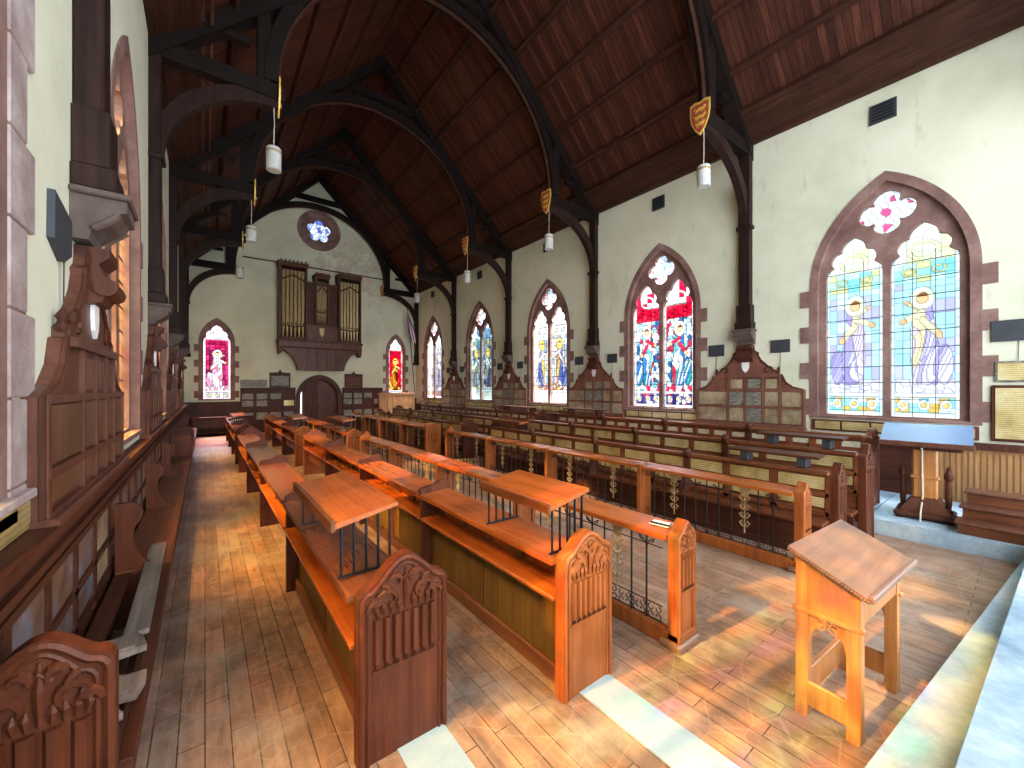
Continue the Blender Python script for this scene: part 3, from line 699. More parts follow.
def iron_grille(parent, x, y0, y1, z0, z1, nb=12):
    q = MB(); mt = M['iron']; w_ = (y1 - y0) / nb
    q.tube([(x, y0, z0 + .13), (x, y1, z0 + .13)], .005, mt, 4); q.tube([(x, y0, z1 - .09), (x, y1, z1 - .09)], .005, mt, 4); q.tube([(x, y0, z0 + .012), (x, y1, z0 + .012)], .005, mt, 4)
    for k in range(1, nb):
        if k in (3, nb - 3): continue
        y = y0 + k * w_; q.tube([(x, y, z0), (x, y, z1)], .008, mt, 5)
        if k % 2:
            for s in (-1, 1):
                q.tube([(x, y, z1 - .16)] + [(x, y + s * (.035 - .035 * math.cos(a)) , z1 - .11 + .07 * math.sin(a / 2)) for a in (.6, 1.4, 2.2, 3.0)] + [(x, y + s * .055, z1 - .07), (x, y + s * .035, z1 - .075)], .005, mt, 4)
    for k in range(nb):
        yc = y0 + (k + .5) * w_
        for s in (-1, 1):
            for zs in (.035, .095):
                q.tube([(x, yc + s * (.012 + .022 * (1 - math.cos(a))), z0 + zs + .024 * math.sin(a) * (1 if zs < .05 else -1)) for a in (0, .9, 1.8, 2.7, 3.6, 4.6)], .0042, mt, 4)
    g = q.build('iron_grille', parent)
    for k in (3, nb - 3):
        q = MB(); floral(q, x, y0 + k * w_, z0 + .13, z1); q.build('floral_stem', g)
def rail_row(label, loc, L, n, wd, ztop, group, knobs=()):
    t = thing('choir_desk', label, 'choir desk', loc, group); bl = L / n
    e = end_panel(t, 0, 0, wd, ztop + .01, ztop + .10, M['endlight'], th=.075, flutes=4)
    q = MB(); q.box((-.02, -.03, 0), (wd + .02, .14, .06), M['lecttop'], .015); q.box((0, -.015, .06), (wd, .12, .12), M['endlight'], .01); q.build('plinth', e)
    end_panel(t, 0, L, wd, ztop + .01, ztop + .13, M['endlight'], th=.08, sgn=1, carve=False)
    for k in range(n):
        y0 = k * bl + (.10 if k == 0 else .02); y1 = (k + 1) * bl - (.08 if k == n - 1 else .02)
        q = MB(); q.prism([(-.035, ztop - .04), (-.035, ztop - .006), (.0, ztop), (wd, ztop + .012), (wd, ztop - .02)], lambda a, z, dd: (a, dd, z), y0 - .02, y1 + .02, M['top']); q.build('top_shelf', t)
        q = MB(); q.box((.01, y0, 0), (.07, y1, .13), M['endlight'], .01); q.build('bottom_rail', t)
        iron_grille(t, .04, y0 + (.04 if k == 0 else .03), y1 - .03, .13, ztop - .04)
        if k: q = MB(); q.box((-.05, k * bl - .03, 0), (wd - .02, k * bl + .03, ztop + .015), M['endlight'], .006); q.build('upright', t)
    return t
def plaque_row(label, loc, L, n, wd, ztop, group, small=False):
    t = thing('choir_pew', label, 'pew', loc, group); bl = L / n
    end_panel(t, 0, 0, wd, ztop - .04, ztop + .10, M['pewz'], flutes=4)
    end_panel(t, 0, L, wd, ztop - .04, ztop + .10, M['pewz'], sgn=1, carve=False)
    q = MB(); q.box((-.03, .07, ztop - .05), (.10, L - .07, ztop), M['pew'], .012); q.build('top_rail', t)
    q = MB(); q.box((.02, .07, .25), (.05, L - .07, ztop - .05), M['pew'])
    q.box((.0, .07, ztop - .30), (.05, L - .07, ztop - .245), M['pew'], .008); q.box((.0, .07, ztop - .52), (.05, L - .07, ztop - .46), M['pew'], .008)
    m = 3 if not small else 5; w_ = (L - .14) / (n * m)
    for k in range(n * m + 1):
        y = .07 + k * w_; q.box((.0, max(.07, y - .04), ztop - .52), (.05, min(L - .07, y + .04), ztop - .05), M['pew'])
    q.build('back_frame', t)
    for k in range(n * m):
        for (z0, z1) in ((ztop - .215, ztop - .072), (ztop - .42, ztop - .31)):
            q = MB(); q.box((.008, .07 + k * w_ + .05, z0 + (.03 if small else 0)), (.018, .07 + (k + 1) * w_ - .05, z1 - (.03 if small else 0)), M['palepl'] if small else M['brass'], .002); q.build('brass_plaque', t)
    q = MB(); q.box((-.24, .07, .36), (.04, L - .07, .40), M['pew'], .01); q.box((-.2, .07, 0), (-.16, L - .07, .36), M['dark']); q.build('seat', t)
    for k in range(1, n):
        q = MB(); y = k * bl; q.prism([(-.24, .40), (.02, .40), (.02, ztop + .05), (-.05, ztop + .06), (-.085, ztop + .02), (-.08, ztop - .03), (-.03, ztop - .07), (-.04, ztop - .25), (-.16, ztop - .42)], lambda a, z, dd: (a, dd, z), y - .035, y + .035, M['darkz'])
        q.lathe([(.0, -.055), (.05, -.035), (.062, 0), (.05, .035), (0, .055)], (-.04, y, ztop + .025), M['darkz'], 10, 1); q.build('divider', t)
    return t
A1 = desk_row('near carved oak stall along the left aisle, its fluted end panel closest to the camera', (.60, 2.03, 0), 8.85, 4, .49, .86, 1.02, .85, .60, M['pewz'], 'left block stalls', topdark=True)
B1 = desk_row('second stall from the left aisle with olive lower panels and a lighter carved end', (1.71, 1.72, 0), 8.0, 4, .45, .87, .99, .85, .615, M['endlight'], 'left block stalls', full_bays=(0, 1))
C1 = rail_row('desk with orange top and black iron grilles, a phone lying on its near end', (2.68, 1.55, 0), 7.35, 4, .25, .83, 'iron-grilled desks')
D1 = rail_row('iron-grilled desk across the centre floor, in front of the near brass-plaque pews', (4.80, 1.42, 0), 7.6, 4, .22, .83, 'iron-grilled desks')
E1 = plaque_row('pew with two rows of brass plaques directly behind the near right grilled desk', (5.60, 1.33, 0), 6.95, 4, .32, .95, 'brass-plaque pews')
F1 = plaque_row('near brass-plaque pew second from the centre, its tall carved end beside the stone platform', (6.35, 1.24, 0), 6.5, 4, .38, 1.11, 'brass-plaque pews')
G1 = plaque_row('rearmost near pew under the right windows with small pale plaques along its top', (7.5, 1.40, .19), 6.4, 4, .45, 1.03, 'brass-plaque pews', small=True)
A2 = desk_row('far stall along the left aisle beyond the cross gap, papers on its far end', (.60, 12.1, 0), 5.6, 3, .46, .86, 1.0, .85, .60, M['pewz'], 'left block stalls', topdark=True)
B2 = desk_row('far stall second from the left aisle, past the cross gap, with raised orange book rests', (1.72, 10.85, 0), 6.2, 3, .43, .86, .97, .85, .61, M['endlight'], 'left block stalls', full_bays=())
C2 = rail_row('far iron-grilled desk left of centre, its broad carved end beyond the cross gap', (2.66, 9.85, 0), 6.9, 4, .34, .83, 'iron-grilled desks')
D2 = rail_row('far iron-grilled desk right of centre, running towards the organ wall', (4.66, 9.85, 0), 6.9, 4, .45, .86, 'iron-grilled desks')
E2 = plaque_row('far brass-plaque pew behind the far right grilled desk', (5.52, 9.35, 0), 7.2, 4, .46, .95, 'brass-plaque pews')
F2 = plaque_row('far brass-plaque pew second from the centre, in front of the far right wall seats', (6.24, 8.75, 0), 7.6, 4, .52, 1.08, 'brass-plaque pews')
G2 = plaque_row('rearmost far pew below the third and fourth right windows', (7.5, 8.6, .19), 7.8, 4, .45, 1.0, 'brass-plaque pews', small=True)

# book rests on rods
def book_rest(label, loc, L, wd, h0, h1, top, group='raised book rests', flat=False, posts=False, pm=None):
    t = thing('book_rest', label, 'book rest', loc, group)
    pr = [(-.02, h0), (-.02, h0 + .03), (wd, h1 + .022), (wd, h1)]
    MB().prism(pr, lambda a, z, dd: (a, dd, z), 0, L, top).build('sloping_board', t)
    if not flat: MB().box((-.045, -.005, h0 - .015), (-.018, L + .005, h0 + .05), M['pew'], .006).build('front_lip', t)
    if posts:
        for y in (.18, L - .18): MB().box((.02, y - .05, 0), (wd - .04, y + .05, h0 + .005), pm or M['darkz'], .008).build('support', t)
    else:
        for y in (.03, L - .03):
            n_ = 5
            for k in range(n_):
                x = .02 + (wd - .06) * k / (n_ - 1); MB().tube([(x, y, .0), (x, y, h0 + (h1 - h0) * (x + .02) / wd + .002)], .008, M['iron'], 6).build('rod', t)
            MB().box((.0, y - .008, 0), (wd - .02, y + .008, .012), M['iron']).build('foot_bar', t)
    return t
book_rest('large orange sloping book rest on iron rods near the front of the left aisle stall', (.57, 2.27, .862), 1.12, .33, .28, .35, M['top'])
book_rest('orange sloping book rest on iron rods beside the lighter carved end of the second stall', (1.70, 1.80, .862), .76, .33, .28, .35, M['top'])
book_rest('book rest on the cross-gap side of the far second stall', (1.74, 11.0, .862), 1.5, .28, .26, .30, M['top'])
book_rest('book rest near the organ end of the far left aisle stall', (.64, 13.6, .862), 1.4, .28, .22, .27, M['top'])
book_rest('book rest on the far grilled desk left of centre', (2.68, 10.05, .845), 1.9, .25, .24, .28, M['top'])
for (x, y, z, l) in ((6.36, 1.45, 1.111, 'upper of the two dark flat-topped book rests by the right pew ends'), (5.61, 1.50, .951, 'lower of the two dark flat-topped book rests by the right pew ends')):
    book_rest(l, (x, y, z), 1.0, .22, .12, .14, M['dark'], 'dark book rests', True, True, M['slate'])
book_rest('low orange book rest on the far end of the near right pew', (5.61, 7.0, .951), 1.1, .24, .14, .16, M['top'], 'raised book rests')
book_rest('dark shelf-like book rest before the third right window', (7.51, 6.27, 1.221), 1.3, .24, .12, .13, M['dark'], 'dark book rests', True, True)
book_rest('dark shelf-like book rest before the fourth right window', (7.51, 8.75, 1.191), 1.65, .24, .12, .13, M['dark'], 'dark book rests', True, True)
# phone and card on the near grilled desk
q = MB(); q.prism([(0, 0), (.11, .02), (.09, .17), (-.02, .15)], lambda a, b_, dd: (a, b_, dd), 0, .003, M['paper']); o = q.build('paper_card', loc=(2.77, 1.68, .842)); tag(o, 'white card under the phone on the near grilled desk', 'card')
q = MB(); q.prism([(0, 0), (.072, .012), (.05, .155), (-.022, .143)], lambda a, b_, dd: (a, b_, dd), 0, .009, M['phone']); q.prism([(.022, .010), (.066, .016), (.046, .149), (.002, .143)], lambda a, b_, dd: (a, b_, dd), .009, .0095, M['paper'])
o = q.build('phone', loc=(2.79, 1.685, .8455)); tag(o, 'slim phone lying on a white card on the near grilled desk', 'phone')
q = MB(); q.box((0, 0, 0), (.30, .42, .006), M['paper']); o = q.build('open_sheet', loc=(.66, 15.2, .866)); o.location = (.66, 14.95, 1.13); o.rotation_euler = (0, -.1, 0)
o.location = (.66, 15.2, .872); tag(o, 'white sheet of paper lying at the far end of the left aisle stall', 'paper')

# ---------------------------------------------------------------- left wall benches
def wall_bench(label, y0, y1, ends, near_carved=False, broken=False, solid=()):
    t = thing('wall_bench', label, 'bench', (XL + .08, y0, 0), 'benches along the left wall'); L = y1 - y0
    if not broken: MB().box((0, .0, .41), (.33, L, .45), M['pew'], .008).build('seat', t)
    else:
        MB().box((0, .0, .40), (.10, L, .44), M['dark'], .004).build('seat', t)
    MB().box((.29, .03, .36), (.335, L, .455 if broken else .41), M['dark'], .004).build('front_rail', t)
    MB().box((.22, .03, 0), (.25, L, .36), M['dark']).build('front_board', t)
    for y in ends:
        p = [(0, .0), (.28, .0), (.28, .44), (.265, .455), (.19, .50), (.13, .58), (.105, .68), (.11, .78), (.155, .85), (.165, .91), (.14, .96), (.09, .985), (0, .985)]
        MB().prism(p, lambda a, z, dd: (a, dd, z), y - y0 - .025, y - y0 + .025, M['pewz']).build('divider', t)
    for y in solid:
        p = [(0, .46), (.32, .46), (.335, .75), (.30, .88), (.22, .91), (.11, .87), (0, .90)]
        MB().prism(p, lambda a, z, dd: (a, dd, z), y - y0 - .03, y - y0 + .03, M['pewz']).build('solid_arm', t)
    if near_carved:
        end_panel(t, -.07, -.07, .37, .93, 1.04, M['pewz'], th=.07, flutes=4)
    return t
wall_bench('broken near wall bench with its seat board missing, carved end panel at lower left', 2.12, 4.36, (), True, True)
wall_bench('left wall bench with scroll-armed dividers beside the aisle', 4.365, 9.9, (4.40, 6.5, 8.7))
wall_bench('far left wall bench beginning at a tall solid arm rest', 10.0, 18.6, (15.3, 17.4), solid=(10.9, 11.4, 13.1))
q = MB(); q.prism([(0, 0), (.11, .02), (.09, 1.7), (-.02, 1.68)], lambda a, b_, dd: (a, b_, dd), 0, .03, M['weath']); o = q.build('loose_plank', loc=(-.37, 3.15, .46)); tag(o, 'long pale loose plank lying along the edge of the broken wall bench', 'plank')
for k, (x, y, z, a, sx, sy, l) in enumerate(((-.47, 2.92, .462, .1, .22, .22, 'split grey board lying across the broken bench just behind the carved end'), (-.42, 2.55, .462, -.3, .17, .20, 'small splintered wood scrap nearest the carved end panel'), (-.36, 2.34, .462, .5, .10, .14, 'short pale wood chip on the broken bench edge'))):
    q = MB(); P = [(0, 0), (sx, .02), (sx * .95, sy * .6), (sx * .8, sy), (sx * .35, sy * .9), (.02, sy * .97)]
    q.prism(P, lambda a_, b_, dd: (a_, b_, dd), 0, .035, M['weath']); q.prism([(p[0] * .7 + .02, p[1] * .7 + .01) for p in P], lambda a_, b_, dd: (a_, b_, dd), .035, .05, M['weath'])
    o = q.build('wood_scrap', loc=(x, y, z)); o.rotation_euler = (0, 0, a); tag(o, l, 'wood scrap', 'scraps on the broken bench')
t = thing('slatted_grate', 'dark slatted grate inside the broken wall bench', 'grate', (-.60, 2.95, .36))
MB().box((0, 0, 0), (.02, 1.0, .02), M['iron']).build('rail', t); MB().box((.12, 0, 0), (.14, 1.0, .02), M['iron']).build('rail', t)
for k in range(16): MB().box((.02, .03 + k * .06, .003), (.12, .055 + k * .06, .017), M['iron']).build('slat', t)
q = MB(); q.box((-.64, -.001, .355), (-.30, 0, .36), M['dark'])
# bench and table under the far left window
t = thing('side_table', 'low dark table against the organ wall at the end of the left aisle', 'table', (-.45, YF - .55, 0))
MB().box((0, 0, .70), (2.1, .48, .75), M['dark'], .01).build('tabletop', t)
MB().box((.05, .05, .10), (2.05, .45, .14), M['dark']).build('shelf', t)
MB().box((.05, .40, .30), (2.05, .43, .70), M['board']).build('back_panel', t)
for x in (.03, 2.0):
    for y in (.03, .40): MB().box((x, y, 0), (x + .06, y + .06, .70), M['dark'], .005).build('leg', t)

# ---------------------------------------------------------------- lectern on the centre floor
t = thing('lectern', 'freestanding oak lectern with sloping top on the open floor by the steps', 'lectern', (2.75, .56, 0), rz=R(-3.5))
X1, Y1 = .72, .29
for (x, y, h) in ((0, 0, .77), (0, Y1, .91), (X1, 0, .77), (X1, Y1, .91)):
    q = MB(); s = 1 if x == 0 else -1
    q.prism([(x - .01 * s, 0), (x + .075 * s, 0), (x + .06 * s, .10), (x + .06 * s, h), (x, h), (x, .10)], lambda a, z, dd: (a, dd, z), y - .005 if y == 0 else y - .055, y + .055 if y == 0 else y + .005, M['lect']); q.build('leg', t)
for x in (.0, X1):
    s = 1 if x == 0 else -1
    q = MB(); q.prism([(.0, .60), (Y1, .60), (Y1, .925), (0, .80)], lambda a, z, dd: (x + s * (.01 + dd), a, z), 0, .03, M['lect'])
    q.box((x - s * .008, -.02, .595), (x + s * .03, Y1 + .02, .62), M['lect'], .004); q.build('side_board', t)
    q = MB(); q.prism([(.055, .60), (.055, .42), (.075, .50), (.12, .55), (Y1 / 2, .565), (Y1 - .12, .55), (Y1 - .075, .50), (Y1 - .055, .42), (Y1 - .055, .60)], lambda a, z, dd: (x + s * (.015 + dd), a, z), 0, .02, M['lect'], [[(.10, .585), (.15, .585), (.15, .567), (.10, .56)], [(Y1 - .15, .585), (Y1 - .10, .585), (Y1 - .10, .56), (Y1 - .15, .567)]])
    for c in (.11, Y1 - .11): q.tube([(x + s * .012, c + .028 * math.cos(a), .555 + .028 * math.sin(a)) for a in [i * .7 for i in range(10)]], .005, M['lect'], 4)
    q.build('carved_bracket', t)
    q = MB(); q.box((x + s * .005, .05, .06), (x + s * .03, Y1 - .05, .20), M['lect'], .006); q.build('base_rail', t)
MB().box((.05, Y1 - .03, .06), (X1 - .05, Y1, .22), M['lect'], .006).build('cross_rail', t)
MB().box((.05, .0, .62), (X1 - .05, .025, .80), M['lect']).build('front_board', t)
MB().box((.05, Y1 - .025, .62), (X1 - .05, Y1, .925), M['lect']).build('rear_board', t)
q = MB(); sl = (.965 - .80) / (.43)
q.prism([(-.05, .785), (.32, .945), (.32, .97), (-.05, .81)], lambda a, z, dd: (dd, a, z), -.04, X1 + .09, M['lecttop'])
for k in range(28): 
    f = k / 27; q.lathe([(.0, -.008), (.008, 0), (0, .008)], (-.042, -.045 + .36 * f, .798 + .156 * f), M['lecttop'], 6)
dtp = q.build('desk_top', t)
q = MB(); q.box((-.04, -.07, .79), (X1 + .09, -.045, .822), M['lecttop'], .006); q.build('book_lip', dtp)

# ---------------------------------------------------------------- tall reading stand, top coloured with the blue flare
t = thing('reading_stand', 'tall pedestal reading stand with flare-blue sloping top on the stone platform', 'lectern', (7.56, .87, .19), rz=R(4))
q = MB(); q.box((-.26, -.28, .03), (.26, .28, .09), M['darkz'], .015)
q.prism([(-.24, .09), (.24, .09), (.13, .26), (-.13, .26)], lambda a, z, dd: (dd, a, z), -.18, .18, M['board']); q.build('base', t)
for x in (-.21, .21):
    for y in (-.23, .23): MB().lathe([(.03, 0), (.045, .015), (.03, .03)], (x, y, 0), M['darkz'], 10).build('foot', t)
q = MB(); q.box((-.10, -.12, .26), (.10, .12, .92), M['lect'], .02); q.box((-.115, -.135, .52), (.115, .135, .56), M['lect'], .01); q.build('pillar', t)
for y in (-.21, .21):
    q = MB(); q.lathe([(.04, 0), (.045, .04), (.025, .06), (.035, .2), (.03, .42), (.045, .45), (.045, .5), (.03, .53), (.02, .56), (.028, .58), (0, .61)], (0, y, .09), M['darkz'], 12); q.build('turned_baluster', t)
q = MB(); q.box((-.16, -.34, .90), (.16, .34, .96), M['darkz'], .01); q.prism([(-.05, .96), (.3, .96), (.3, 1.12), (-.05, .98)], lambda a, z, dd: (a, dd, z), -.28, .28, M['darkz']); q.build('head', t)
q = MB(); q.prism([(-.30, .97), (.27, 1.185), (.27, 1.215), (-.30, 1.0)], lambda a, z, dd: (a, dd, z), -.42, .42, M['bluetop']); q.box((-.33, -.43, .955), (-.29, .43, 1.02), M['board'], .006); q.build('sloping_top', t)
MB().tube([(-.31, .02, .94), (-.135, .02, .9), (-.13, .02, .6), (-.125, .015, .3), (-.26, .03, .10), (-.31, .03, .0)], .009, M['cord'], 6).build('hanging_cord', t)
# wooden steps
t = thing('wooden_steps', 'three-tread reddish wooden steps at the right edge, standing against the striped panelling', 'steps', (6.97, -.9, .19))
for k in range(3):
    q = MB(); q.box((.06 + k * .26, 0, 0 if k == 0 else .14 * k + .0), (.85, 1.44 - k * .02, .14 * k + .12), M['pew']); q.build('riser', t)
    q = MB(); q.box((.0 + k * .26, -.02, .12 + .14 * k), (.34 + k * .26 if k < 2 else .87, 1.47 - k * .02, .145 + .14 * k), M['board'], .008); q.build('tread', t)

# ---------------------------------------------------------------- wall posts' memorial boards
def board_outline(z0=1.14): 
    s = [(1.04, z0), (1.04, 1.86), (.98, 1.88), (.84, 1.92), (.72, 2.02), (.66, 2.16), (.60, 2.17), (.60, 2.22), (.52, 2.25), (.40, 2.36), (.28, 2.48), (.23, 2.58), (.24, 2.62), (.17, 2.66), (.15, 2.72), (.13, 2.78)]
    return s + [(-a, z) for a, z in s[::-1]]
def memorial(label, y, side, proto=None):
    X, sg = (XR, -1) if side > 0 else (XL, 1)
    if proto:
        c = copy_tree(proto, (X, y, 0), label); c.rotation_euler = (0, 0, 0 if side > 0 else math.pi); return c
    t = thing('memorial_board', label, 'memorial board', (X, y, 0), 'memorial boards below the wall posts')
    if side < 0: t.rotation_euler = (0, 0, math.pi)
    zb = 1.14 if side > 0 else 1.30; pm = M['bronze'] if side > 0 else M['darkpl']
    f = lambda a, z, d: (-d, a, z)
    bm_ = M['boardr'] if side > 0 else M['board']; q = MB(); o = board_outline(zb); q.prism(o, f, .0, .06, bm_)
    edge = [p for p in o if p[1] > 1.2]
    q.tube([f(a, z, .065) for a, z in edge], .014, M['darkz'], 5)
    bb = q.build('backboard', t)
    cols = [(-.99, -.66), (-.60, -.36), (-.30, -.02), (.04, .32), (.38, .99)]; rows = [(zb + .06, 1.48), (1.54, 1.82)]
    q = MB()
    for a in (-1.02, -.63, -.33, .01, .35, 1.02): q.box(f(a - .02, zb, .06), f(a + .02, 1.86 if abs(a) > .64 else 2.16, .085), bm_)
    for z in (zb + .01, 1.51, 1.85): q.box(f(-1.03, z - .02, .06), f(1.03, z + .02, .088), bm_)
    q.box(f(-.64, 2.12, .06), f(.64, 2.17, .10), bm_); q.box(f(-1.06, zb - .04, 0), f(1.06, zb + .01, .12), bm_, .01); q.build('moulding_frame', t)
    for r, (z0, z1) in enumerate(rows):
        for k, (a0, a1) in enumerate(cols):
            MB().box(f(a0, z0, .06), f(a1, z1, .075), M['greyplaque'] if (k, r) in ((2, 0), (2, 1), (3, 1)) and side > 0 else pm, .003).build('brass_plaque', t)
    for k in (1, 2, 3): MB().box(f(cols[k][0] + .02, 1.89, .06), f(cols[k][1] - .02, 2.08, .075), M['greyplaque'] if k == 2 and side > 0 else pm, .003).build('brass_plaque', t)
    q = MB(); q.prism([(-.07, 2.44), (.07, 2.44), (.07, 2.34), (.05, 2.27), (0, 2.22), (-.05, 2.27), (-.07, 2.34)], f, .06, .08, M['paper']); q.build('small_shield', t)
    for s in (-1, 1):
        q = MB(); q.lathe([(.02, 0), (.03, .02), (.015, .05), (.03, .08), (0, .13)], f(s * .60, 2.2, .04), M['darkz'], 8); q.build('finial', t)
        q = MB(); q.tube([f(s * (.42 + .09 * math.cos(a) * (1 - a / 8)), 2.26 + .09 * math.sin(a) * (1 - a / 8), .06) for a in [i * .7 for i in range(8)]], .018, M['darkz'], 5); q.build('scroll', t)
    # carved bracket beneath the post
    q = MB(); q.prism([(.0, 2.42), (.12, 2.44), (.17, 2.54), (.13, 2.62), (.11, 2.68), (.16, 2.73), (.16, 2.78), (.0, 2.785)], lambda a, z, dd: (-a, dd, z), -.15, .15, M['darkz'])
    q.lathe([(.0, -.17), (.06, -.17), (.06, .17), (0, .17)], (-.14, 0, 2.54), M['darkz'], 10, 1); q.build('scroll_bracket', t)
    return t
PY = [3.65, 7.75, 11.85, 15.95]
sid = {1: 'right', -1: 'left'}
where = ['between first and second windows', 'between second and third windows', 'between third and fourth windows', 'between fourth and fifth windows']
for s in (1, -1):
    proto = None
    for k, y in enumerate(PY):
        lab = 'wooden memorial board with plaques on the %s wall, %s' % (sid[s], where[k])
        o = memorial(lab, y + (.08 if s < 0 and k == 0 else 0), s, proto); proto = proto or o
# stone corbels
def corbel(label, y, s, proto=None):
    X = XR if s > 0 else XL
    if proto: c = copy_tree(proto, (X, y, 2.80), label); c.rotation_euler = (0, 0, 0 if s > 0 else math.pi); return c
    t = thing('stone_corbel', label, 'corbel', (X, y, 2.80), 'stone corbels under the roof posts')
    q = MB(); q.prism([(0, 0), (.08, .0), (.09, .05), (.13, .09), (.18, .12), (.21, .16), (.22, .19), (.25, .20), (.25, .27), (0, .27)], lambda a, z, dd: (-a, dd, z), -.17, .17, M['capstone'])
    q.tube([(-.10, -.175, .07), (-.16, -.175, .12), (-.21, -.175, .17)], .02, M['capstone'], 6); q.tube([(-.10, .175, .07), (-.16, .175, .12), (-.21, .175, .17)], .02, M['capstone'], 6)
    q.build('capital', t)
    MB().box((-.27, -.20, .27), (0, .20, .31), M['capstone'], .01).build('abacus', t)
    return t
cp = None
for s in (1, -1):
    for k, y in enumerate(PY):
        o = corbel('carved stone corbel high on the %s wall %s' % (sid[s], where[k]), y, s, cp); cp = cp or o

# ---------------------------------------------------------------- roof trusses
def truss(label, y, proto=None):
    if proto: return copy_tree(proto, (XC, y, 0), label)
    t = thing('roof_truss', label, 'roof truss', (XC, y, 0), 'arched roof trusses')
    f = lambda a, z, d: (a, d, z); HW = XR - XC
    for s in (1, -1):
        g = lambda a, z, d, s=s: (s * a, d, z); he = 2.98 if s > 0 else 3.20
        g2 = lambda a, z, d, s=s: (s * a - .09, d, z)
        q = MB(); q.box((s * (HW - .14), -.115, 3.115), (s * HW, .115, 7.7), M['post'], .015)
        q.box((s * (HW - .20), -.17, 3.115), (s * HW, .17, 3.26), M['post'], .01); q.box((s * (HW - .17), -.145, 3.26), (s * HW, .145, 3.62), M['post'], .01)
        q.box((s * (HW - .18), -.15, 5.18), (s * HW, .15, 5.26), M['post'], .01); q.build('wall_post', t)
        pts = []; n = 12
        inn = [(HW - .16 - (1.72 if s > 0 else 1.50) * (1 - math.cos(a)) , 5.22 + 1.36 * math.sin(a)) for a in [math.pi / 2 * i / n for i in range(n + 1)]]
        out = [(HW - .02 - (1.72 if s > 0 else 1.50) * (1 - math.cos(a)), 5.32 + 1.46 * math.sin(a)) for a in [math.pi / 2 * i / n for i in range(n + 1)]]
        MB().prism(inn + out[::-1], g, -.07, .07, M['post']).build('arch_brace', t)
        q = MB(); q.box((s * he, -.10, 6.70), (s * HW, .10, 6.95), M['roof'], .015); q.prism([(he - .10, 6.74), (he, 6.70), (he, 6.95), (he - .10, 6.92)], g, -.08, .08, M['roof']); q.build('hammer_beam', t)
        q = MB(); q.box((s * (he + .12), -.09, 6.95), (s * (he + .30), .09, 11.7 - he - .3), M['roof']); q.build('hammer_post', t)
        q = MB(); q.box((s * 3.6, -.06, 7.45), (s * 4.2, .06, 7.55), M['roof']); q.build('strut', t)
        # principal rafter just below the boards
        q = MB(); q.prism([(0, RZ - .02), (HW, RZ - HW - .02), (HW, RZ - HW - .36), (0, RZ - .36)], g, -.13, .13, M['roof']); q.build('principal_rafter', t)
        n = 22; RI, RO = 3.12, 3.32
        inn = [(RI * math.cos(a), 6.98 + RI * math.sin(a)) for a in [math.pi / 2 * i / n for i in range(n + 1)]]; out = [(RO * math.cos(a), 6.98 + RO * math.sin(a)) for a in [math.pi / 2 * i / n for i in range(n + 1)]]
        q = MB(); q.prism(inn + out[::-1], g2, -.11, .11, M['roof'])
        q.tube([g2(a, z, 0) for a, z in inn], .045, M['rib'], 6); q.build('arch_rib', t)
    MB().box((-1.05, -.08, 10.42), (1.05, .08, 10.62), M['roof']).build('collar_beam', t)
    return t
tl = ['dark arched roof truss nearest the camera, above the near stalls and right shield', 'dark arched roof truss second from the camera', 'dark arched roof truss over the middle of the nave', 'dark arched roof truss second from the organ wall', 'dark roof truss standing against the organ wall around the round window']
tp = None
for k, y in enumerate(PY + [YF - .22]):
    o = truss(tl[k], y, tp); tp = tp or o
tl0 = truss('dark arched roof truss overhead just beside the camera', -.45, tp)
# lanterns and shields at the hammer-beam ends
def lantern(label, x, y, proto=None, zt=6.70):
    if proto: return copy_tree(proto, (x, y, 5.52), label)
    t = thing('pendant_lantern', label, 'pendant lamp', (x, y, 5.52), 'hanging lanterns')
    MB().lathe([(.09, 0), (.112, .01), (.112, .37), (.09, .39)], (0, 0, 0), M['white'], 16).build('shade', t, smooth=False)
    q = MB(); q.lathe([(.113, .29), (.117, .30), (.117, .32), (.113, .33)], (0, 0, 0), M['gilt'], 16); q.lathe([(.02, .39), (.05, .39), (.02, .42)], (0, 0, 0), M['iron'], 10); q.build('band', t)
    MB().tube([(0, 0, .40), (.01, 0, .8), (0, 0, zt - 5.52)], .006, M['cord'], 5).build('cord', t)
    return t
def shield(label, x, y, rz, proto=None):
    if proto:
        c = copy_tree(proto, (x, y, 6.45), label); c.rotation_euler = (0, 0, rz); return c
    t = thing('heraldic_shield', label, 'shield', (x, y, 6.45), 'shields on the roof trusses')
    S_ = lambda k: [(-.25 * k, .80 * k + .0), (-.12 * k, .84 * k), (0, .80 * k), (.12 * k, .84 * k), (.25 * k, .80 * k), (.255 * k, .55 * k), (.22 * k, .35 * k), (.13 * k, .15 * k), (0, 0), (-.13 * k, .15 * k), (-.22 * k, .35 * k), (-.255 * k, .55 * k)]
    f = lambda a, z, d: (-d * .8, a * .72, z * .74)
    MB().prism(S_(1), f, 0, .03, M['gold']).build('gilt_border', t)
    MB().prism([(a, z + .05) for a, z in S_(.86)], f, .03, .037, M['red']).build('red_field', t)
    for z in (.60, .42, .25):
        q = MB(); k = 1 if z > .3 else .75
        q.tube([f(-.12 * k, z, .04), f(-.02, z + .02, .046), f(.09 * k, z + .01, .042)], [.02, .03, .022], M['gold'], 6)
        q.lathe([(.0, -.012), (.03, 0), (0, .012)], f(-.13 * k, z + .04, .045), M['gold'], 8, 0)
        for a in (-.10, -.04, .05, .10): q.tube([f(a * k, z, .042), f(a * k - .015, z - .06, .042)], .008, M['gold'], 5)
        q.tube([f(.10 * k, z + .01, .042), f(.14 * k, z + .05, .042), f(.11 * k, z + .07, .042)], .007, M['gold'], 5)
        q.build('gold_lion', t)
    return t
lp = sp = None
